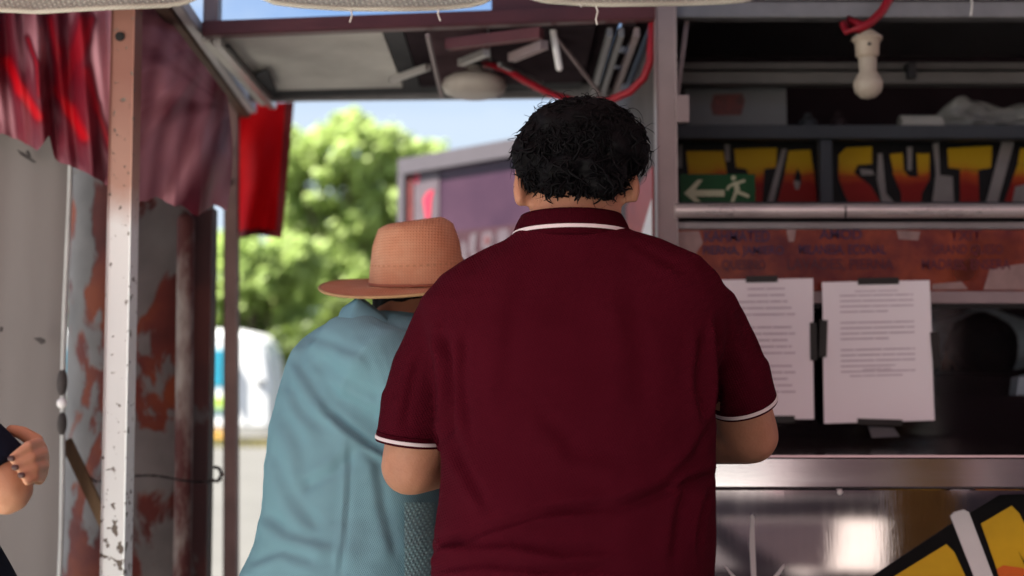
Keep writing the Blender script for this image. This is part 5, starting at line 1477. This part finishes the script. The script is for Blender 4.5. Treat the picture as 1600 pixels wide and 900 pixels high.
# hair: a curly mass with loose curls standing out of it
hm = MB()
hr = random.Random(3)
hcore = [(px(909, 232, 2.16), (0.104, 0.112, 0.086)), (px(905, 262, 2.115), (0.083, 0.072, 0.042)), (px(938, 284, 2.10), (0.042, 0.045, 0.028)), (px(888, 286, 2.10), (0.045, 0.042, 0.024)), (px(838, 268, 2.14), (0.026, 0.05, 0.034)), (px(846, 240, 2.13), (0.046, 0.06, 0.046)), (px(973, 230, 2.13), (0.044, 0.06, 0.046))]
for c_, r_ in hcore: hm.ell(c_, r_, 24, 16)
def hairn(a, nr):
    return a + nr * (0.010 * vnoise(a, (17, 17, 17), 8.0) + 0.008 * vnoise(a, (42, 42, 42), 1.0) + 0.005 * vnoise(a, (90, 90, 90), 4.0))[:, None]
hair = remesh_obj('hair', hm, 0.006, M['hair'], man, it=4, fn=hairn)
cm = MB()
for k in range(2600):
    c_, r_ = hcore[0] if hr.random() < 0.62 else hr.choice(hcore[1:])
    d = V((hr.gauss(0, 1), hr.gauss(0, 1) - 0.4, hr.gauss(0, 1))).normalized()
    p = V((c_.x + d.x * r_[0], c_.y + d.y * r_[1], c_.z + d.z * r_[2]))
    n_ = V((d.x / r_[0], d.y / r_[1], d.z / r_[2])).normalized()
    tg_ = (n_.orthogonal().normalized()); tg_ = (Matrix.Rotation(hr.uniform(0, 2 * PI), 3, n_) @ tg_) + V((0, 0, -0.5)); tg_ = (tg_ - n_ * tg_.dot(n_)).normalized()
    bn = n_.cross(tg_)
    rad, turns, ln_ = hr.uniform(0.003, 0.009), hr.uniform(0.4, 1.1), hr.uniform(0.014, 0.040)
    thin = hr.random() < 0.25
    out_ = hr.uniform(0.7, 1.5) if thin else hr.uniform(0.0, 0.5)
    ph = hr.uniform(0, 6.28); pts = []
    for j in range(9):
        t = j / 8
        q = p - n_ * 0.004 + tg_ * (ln_ * t) + n_ * (out_ * rad * 2 * math.sin(t * PI * turns)) + bn * (rad * math.cos(ph + t * PI * 2 * turns) - rad * math.cos(ph))
        q.z -= 0.004 * t
        pts.append((q, (0.0006 if thin else 0.0026) * (1 - 0.85 * t * t)))
    cm.chain(pts, n=4, caps=False)
cm.build('curl', M['hair'], hair, True)

# ---- the man in the straw hat and blue shirt, turned three-quarters to the right
SB = 2.42
def qx(x, y, Y=SB): return at(x, y, Y)
hip2 = (qx(540, 900).x, 2.34, 0.82)
bd = MB()
J2 = lower_body(bd, hip2, R(-45), s=1.0)
T2 = [(1000, 385, 690, 2.33, .15), (930, 372, 694, 2.34, .155), (900, 377, 694, 2.35, .155), (850, 398, 694, 2.36, .155), (800, 409, 692, 2.38, .15), (740, 416, 694, 2.40, .15), (690, 421, 698, 2.42, .15), (640, 430, 706, 2.44, .15), (590, 443, 716, 2.46, .145), (550, 458, 724, 2.47, .13), (522, 482, 724, 2.48, .108), (506, 506, 712, 2.49, .09), (496, 536, 695, 2.50, .074), (489, 566, 676, 2.51, .06)]
def tors2(mb, inset=0):
    rings = []
    for (y, xl, xr, yc, ry) in T2:
        a, b = qx(xl + inset, y, yc), qx(xr - inset, y, yc)
        rings.append(ring_pts(a.x, b.x, yc, ry - inset * .0012, (a.z + b.z) / 2, p=2.3))
    mb.rings(rings)
tors2(bd, 28)
hc2 = qx(666, 470, 2.56)
hrot2 = Matrix.Rotation(R(-50), 3, 'Z') @ Matrix.Rotation(R(-22), 3, 'X')
P2 = head(bd, hc2, hrot2, 0.98)
bd.chain([(qx(632, 520, 2.50), (0.072, 0.066)), (qx(640, 490, 2.52), 0.062), (qx(650, 460, 2.545), 0.060)], n=18, flat=(1, 0, 0))
s2, e2, w2_ = qx(598, 580, 2.36), qx(725, 690, 2.42), V((0.10, 2.66, 1.185))
s3, e3, w3_ = qx(535, 588, 2.56), V((-0.26, 2.66, 1.20)), V((-0.06, 2.78, 1.185))
for (a, b, c_) in ((s2, e2, w2_), (s3, e3, w3_)):
    bd.chain([(a, 0.044), (a.lerp(b, .5), 0.042), (b, 0.038)], n=16); bd.chain([(b, 0.038), (b.lerp(c_, .4), 0.036), (c_, 0.027)], n=14)
hand(bd, w2_, (0.2, 0.95, -0.1), (0, 0, 1), 0.98, 0.3, -1)
hand(bd, w3_, (0.7, 0.7, -0.05), (0, 0, 1), 0.98, 0.3, 1)
hatman = remesh_obj('person', bd, 0.0055, M['skin_b'], None, (hip2[0], hip2[1], 0), it=6)
tag(hatman, 'person in straw hat and loose light blue shirt bending over the counter', 'person')
eyes(P2, hatman, 0.98)
trousers(J2, (hip2[0], hip2[1] + 0.02, 0.76), hatman, M['denim'], 0.95, 0.13, 0.11)
sh = MB(); tors2(sh)
sh.chain([(qx(552, 556, 2.40), 0.082), (qx(592, 582, 2.345), 0.088), (qx(640, 622, 2.325), 0.082), (qx(690, 655, 2.36), 0.074), (e2 + V((0, -0.0, 0.0)), 0.066)], n=24)
sh.chain([(e2, 0.066), (e2.lerp(w2_, .35), 0.058), (e2.lerp(w2_, .9), 0.046)], n=18)
sh.chain([(s3, 0.070), (s3.lerp(e3, .5), 0.070), (e3, 0.062), (e3.lerp(w3_, .4), 0.056), (e3.lerp(w3_, .85), 0.046)], n=18)
cr2 = [([(512, 640), (545, 668), (575, 690), (612, 712)], 6, .012), ([(520, 655), (560, 690), (600, 730)], 9, .005), ([(480, 530), (468, 570), (500, 620), (518, 644)], 8, .005),
       ([(545, 690), (546, 760), (540, 830), (530, 900)], 4, .004), ([(440, 640), (470, 700), (480, 780)], 12, .005), ([(425, 700), (460, 780), (500, 830)], 11, .005),
       ([(412, 800), (450, 830), (520, 850)], 10, .005), ([(590, 720), (600, 790), (620, 870)], 9, .004), ([(500, 560), (550, 600), (600, 625)], 10, .004), ([(470, 520), (520, 535), (580, 560)], 9, .0035),
       ([(560, 700), (520, 740), (470, 760)], 9, .005), ([(385, 880), (440, 860), (500, 880)], 9, .005), ([(455, 600), (470, 640), (505, 670)], 9, .004)]
def fold2(a, nr):
    d = 1.05 * creases(a, nr, cr2) + 0.0010 * vnoise(a, (30, 30, 55), 7.7) + 0.005 * vnoise(a, (9, 9, 6), 5.5) + 0.003 * vnoise(a, (24, 24, 14), 2.2)
    return a + nr * d[:, None]
shirt2 = remesh_obj('blue_shirt', sh, 0.006, M['chambray'], hatman, it=6, fn=fold2)
# collar flap at the nape and the mesh vent low on the side
def c2(u, v):
    p = [qx(536, 482, 2.42), qx(562, 463, 2.41), qx(596, 490, 2.41), qx(634, 528, 2.40)]
    q = [qx(530, 497, 2.385), qx(545, 514, 2.35), qx(588, 538, 2.335), qx(632, 556, 2.335)]
    def along(L_, t):
        t *= 3; i = min(2, int(t)); return L_[i].lerp(L_[i + 1], t - i)
    o = along(p, u).lerp(along(q, u), v); o.y -= 0.012 * math.sin(v * PI * .8)
    return o
thicken(MB().grid(c2, 24, 8).build('shirt_collar', M['chambray_collar'], shirt2, True), 0.004)

def vent(u, v):
    y = 785 + v * 130; x = 632 + u * 46
    for a, b in zip(T2, T2[1:]):
        if b[0] <= y <= a[0]:
            k = (a[0] - y) / (a[0] - b[0]); xl, xr, yc, ry = (a[q] + (b[q] - a[q]) * k for q in range(1, 5)); break
    n_ = min(0.97, abs((x - (xl + xr) / 2) / ((xr - xl) / 2)))
    return at(x, y, yc - ry * (1 - n_ ** 2.3) ** (1 / 2.3) - 0.007)
MB().grid(vent, 12, 30).build('mesh_vent', M['meshcloth'], shirt2, True)

# the hat: dented crown and a curled brim
hat_c = qx(652, 450, 2.56)
hrm = Matrix.Rotation(R(-50), 3, 'Z') @ Matrix.Rotation(R(7), 3, 'X') 
tilt = Matrix.Rotation(R(-1.0), 3, 'Y') @ Matrix.Rotation(R(8.0), 3, 'X')
hb = MB()
def hatp(u, v):
    a = u * 2 * PI
    ca, sa = math.cos(a), math.sin(a)
    if v < 0.45:                                    # crown, from the dented top down
        t = v / 0.45
        prof_ = [(0.0, 0.0, 0.118), (0.25, 0.028, 0.130), (0.42, 0.052, 0.135), (0.55, 0.073, 0.124), (0.7, 0.086, 0.088), (0.85, 0.092, 0.045), (1.0, 0.0955, 0.004)]
        for (t0, r0_, z0_), (t1, r1_, z1__) in zip(prof_, prof_[1:]):
            if t <= t1 + 1e-9:
                k = (t - t0) / (t1 - t0); r_ = r0_ + (r1_ - r0_) * k; z_ = z0_ + (z1__ - z0_) * k; break
        pinch = 1 - 0.10 * max(0, sa) ** 2 * max(0, 1 - t * 1.1)
        z_ += 0.008 * ca * (1 - t) * 1.2
        return V((r_ * ca * pinch, r_ * sa * 1.12, z_))
    t = (v - 0.45) / 0.55                           # brim
    r_ = 0.0955 + t * 0.098
    z_ = 0.004 - 0.010 * t + 0.006 * t * t + (0.020 * t * t) * (ca * ca) * 0.35 - 0.006 * t * math.sin(2 * a)
    return V((r_ * ca, r_ * sa * 1.08, z_))
vs = MB().grid(lambda u, v: hat_c + tilt @ hatp(u, v), 72, 44)
hat = thicken(vs.build('straw_hat', M['straw'], hatman, True), 0.003)
hs = MB()
for row, vv in ((0, 0.372),):
    for k in range(44):
        a0 = (k + 0.5 * row) / 44
        q_ = [hat_c + tilt @ (hatp(a0 + du, vv + dv) * 1.0) for du, dv in ((0, 0), (0.010, 0), (0.010, 0.006), (0, 0.006))]
        ax_ = hat_c + tilt @ V((0, 0, 0.05))
        q_ = [p + (p - ax_).normalized() * 0.0019 for p in q_]
        hs.add(q_, [(0, 1, 2, 3)])
tag(hs.build('weave_hole', mat('straw_gap', (0.52, 0.24, 0.13), 0.9), hat), kind='stuff')
bnd = [hat_c + tilt @ (hatp(k / 60, 0.445) + V((0, 0, 0.004))) * 1.0 for k in range(61)]
MB().tube(bnd, 0.0035, 6).build('hat_band', mat('hat_band_cloth', (0.30, 0.10, 0.06), 0.8), hat, True)
rim = [hat_c + tilt @ hatp(k / 80, 1.0) for k in range(81)]
MB().tube(rim, 0.0032, 6).build('brim_edge', mat('brim_edge_straw', (0.42, 0.25, 0.12), 0.7), hat, True)
h2 = MB(); 
h2.ell(P2(0, -0.018, -0.01), (0.076, 0.074, 0.048), 20, 14, hrot2); h2.ell(P2(0, -0.060, -0.030), (0.066, 0.050, 0.045), 18, 12, hrot2)
remesh_obj('hair', h2, 0.007, M['hair'], hatman, it=4, fn=lambda a, nr: a + nr * (0.006 * vnoise(a, (40, 40, 40), 2.0))[:, None])

# ---- the person with folded arms at the left edge
KY = 1.95
def kx(x, y, Y=KY): return at(x, y, Y)
hip3 = (kx(-290, 900).x, 2.08, 0.92)
bd = MB()
J3 = lower_body(bd, hip3, R(-90), s=1.0)
tx_ = hip3[0]
T3 = [(0.84, .125, .165), (0.95, .125, .165), (1.05, .120, .155), (1.15, .122, .158), (1.25, .125, .168), (1.34, .120, .178), (1.41, .100, .170), (1.46, .075, .110), (1.49, .058, .062)]
def tors3(mb, g_=0.0):
    mb.rings([ring_pts(tx_ - rx - g_, tx_ + rx + g_ + 0.11 * max(0, min(1, (1.12 - z_) / 0.15)), 2.10, ry + g_, z_, p=2.3) for z_, rx, ry in T3])
tors3(bd)
hc3 = V((tx_ + 0.03, 2.10, 1.63))
P3 = head(bd, hc3, Matrix.Rotation(R(-90), 3, 'Z'), 0.98)
bd.chain([(V((tx_ + 0.005, 2.10, 1.46)), 0.060), (V((tx_ + 0.01, 2.10, 1.56)), 0.055)], n=16)
sA = V((tx_ + 0.01, 1.955, 1.40)); eA = kx(8, 762, 1.935); wA = V((eA.x - 0.17, 2.16, eA.z + 0.015))
bd.chain([(sA, 0.052), (sA.lerp(eA, .5), 0.048), (eA.lerp(sA, .12), 0.0435), (eA, 0.041)], n=18)
bd.chain([(eA, 0.041), (eA.lerp(wA, .4), 0.040), (wA, 0.028)], n=16)
hand(bd, wA, (-0.8, 0.45, 0.1), (0.3, 0.9, 0.2), 0.95, 0.5, 1)
sB = V((tx_ + 0.03, 2.25, 1.40)); eB = V((-0.925, 2.25, 1.15)); wB = kx(46, 724, 2.06)
bd.chain([(sB, 0.052), (eB, 0.041)], n=16); bd.chain([(eB, 0.041), (eB.lerp(wB, .5), 0.036), (wB, 0.027)], n=16)
# the other hand closes round this arm: palm at its far side, four fingers over the outside
pm = kx(62, 722, 1.985)
bd.chain([(wB, (0.026, 0.020)), (wB.lerp(pm, .5), (0.034, 0.018)), (pm, (0.036, 0.015))], n=14, flat=(0, 0, 1))
tips = []
for k, (bx_, by_, mx_, my_, tx2, ty2) in enumerate([(60, 692, 44, 696, 18, 716), (68, 708, 50, 715, 24, 730), (69, 727, 54, 732, 34, 742), (64, 745, 54, 747, 42, 753)]):
    b_, m_, t_ = kx(bx_, by_, 1.945), kx(mx_, my_, 1.900), kx(tx2, ty2, 1.884)
    bd.chain([(kx(bx_ - 2, by_, 1.985), 0.0086), (b_, 0.0084), (m_, 0.0076), (t_, 0.0062)], n=10)
    tips.append((t_, (t_ - m_).normalized()))
bd.chain([(kx(56, 690, 2.0), 0.013), (kx(34, 676, 2.0), 0.011), (kx(18, 672, 1.99), 0.009)], n=10)
third = remesh_obj('person', bd, 0.0036, M['skin_c'], None, (hip3[0], hip3[1], 0), it=4)
tag(third, 'person in dark navy top with folded arms cut off by the left edge', 'person')
eyes(P3, third, 0.98)
for t_, d_ in tips[:3]:
    MB().ell(t_ + V((0.002, -0.0062, 0.0)), (0.0058, 0.0018, 0.0048), 12, 6).build('nail', M['nail'], third, True)
trousers(J3, hip3, third, M['navy'], 1.0, 0.14, 0.17)
sh = MB(); tors3(sh, 0.012)
sh.chain([(sA, 0.072), (sA.lerp(eA, .45), 0.064), (sA.lerp(eA, .75), 0.061), (sA.lerp(eA, .95), 0.0585)], n=20, caps=False)
sh.chain([(sB, 0.070), (sB.lerp(eB, .6), 0.060)], n=20)
remesh_obj('navy_shirt', sh, 0.007, M['navy'], third, it=5, fn=lambda a, nr: a + nr * (0.004 * vnoise(a, (14, 14, 10), 6.0))[:, None])
hh = MB(); hh.ell(P3(0, -0.025, 0.045), (0.086, 0.095, 0.085), 20, 14); hh.ell(P3(0, -0.07, -0.05), (0.06, 0.05, 0.10), 18, 12)
remesh_obj('hair', hh, 0.008, M['hair'], third, it=4)

# ---- the vendor inside the trailer, bent over behind the box
bd = MB()
vx = at(1528, 540, 3.56).x
hip4 = (vx, 4.02, 0.98)
J4 = lower_body(bd, hip4, PI, s=0.95)
for q in J4.values():
    q[2].z += 0.146; q[3].z += 0.146
vh = at(1530, 566, 3.58)
bd.chain([(V((vx, 4.02, 0.96)), (0.15, 0.11)), (V((vx, 3.92, 1.08)), (0.15, 0.11)), (V((vx, 3.80, 1.18)), (0.165, 0.105)), (V((vx, 3.72, 1.24)), (0.13, 0.08))], n=20, flat=(1, 0, 0))
bd.chain([(V((vx, 3.73, 1.24)), 0.058), (V((vh.x, vh.y + 0.06, vh.z - 0.05)), 0.052)], n=14)
P4 = head(bd, vh, Matrix.Rotation(PI, 3, 'Z') @ Matrix.Rotation(R(-38), 3, 'X'), 0.98)
for sgn in (-1, 1):
    a_, b_, c_ = V((vx + 0.17 * sgn, 3.75, 1.20)), V((vx + 0.23 * sgn, 3.62, 1.00)), V((vx + 0.12 * sgn, 3.49, 1.135))
    bd.chain([(a_, 0.048), (b_, 0.040)], n=14); bd.chain([(b_, 0.040), (c_, 0.026)], n=14)
    hand(bd, c_, (-0.4 * sgn, -0.9, 0.0), (0, 0, 1), 0.9, 0.3, -sgn)
vendor = remesh_obj('person', bd, 0.006, M['skin_b'], None, (vx, 4.02, 0.146), it=5)
tag(vendor, 'dark haired vendor bent behind the black box inside the serving window', 'person')
eyes(P4, vendor, 0.98)
trousers(J4, (vx, 4.02, 0.93), vendor, M['denim'], 0.95, 0.15, 0.11)
sh = MB()
sh.chain([(V((vx, 4.02, 0.92)), (0.17, 0.135)), (V((vx, 3.92, 1.08)), (0.17, 0.13)), (V((vx, 3.80, 1.19)), (0.19, 0.12)), (V((vx, 3.73, 1.235)), (0.14, 0.085))], n=22, flat=(1, 0, 0))
for sgn in (-1, 1):
    sh.chain([(V((vx + 0.15 * sgn, 3.76, 1.20)), 0.068), (V((vx + 0.20 * sgn, 3.69, 1.10)), 0.058)], n=16)
remesh_obj('navy_shirt', sh, 0.008, M['navy'], vendor, it=5)
hv = MB()
hv.ell(P4(0, 0.0, 0.055), (0.094, 0.105, 0.088), 22, 14, Matrix.Rotation(PI, 3, 'Z') @ Matrix.Rotation(R(-38), 3, 'X')); hv.ell(P4(0, -0.06, -0.01), (0.085, 0.06, 0.08), 18, 12)
remesh_obj('hair', hv, 0.007, M['hair'], vendor, it=4, fn=lambda a, nr: a + nr * (0.008 * vnoise(a, (30, 30, 30), 2.0))[:, None])
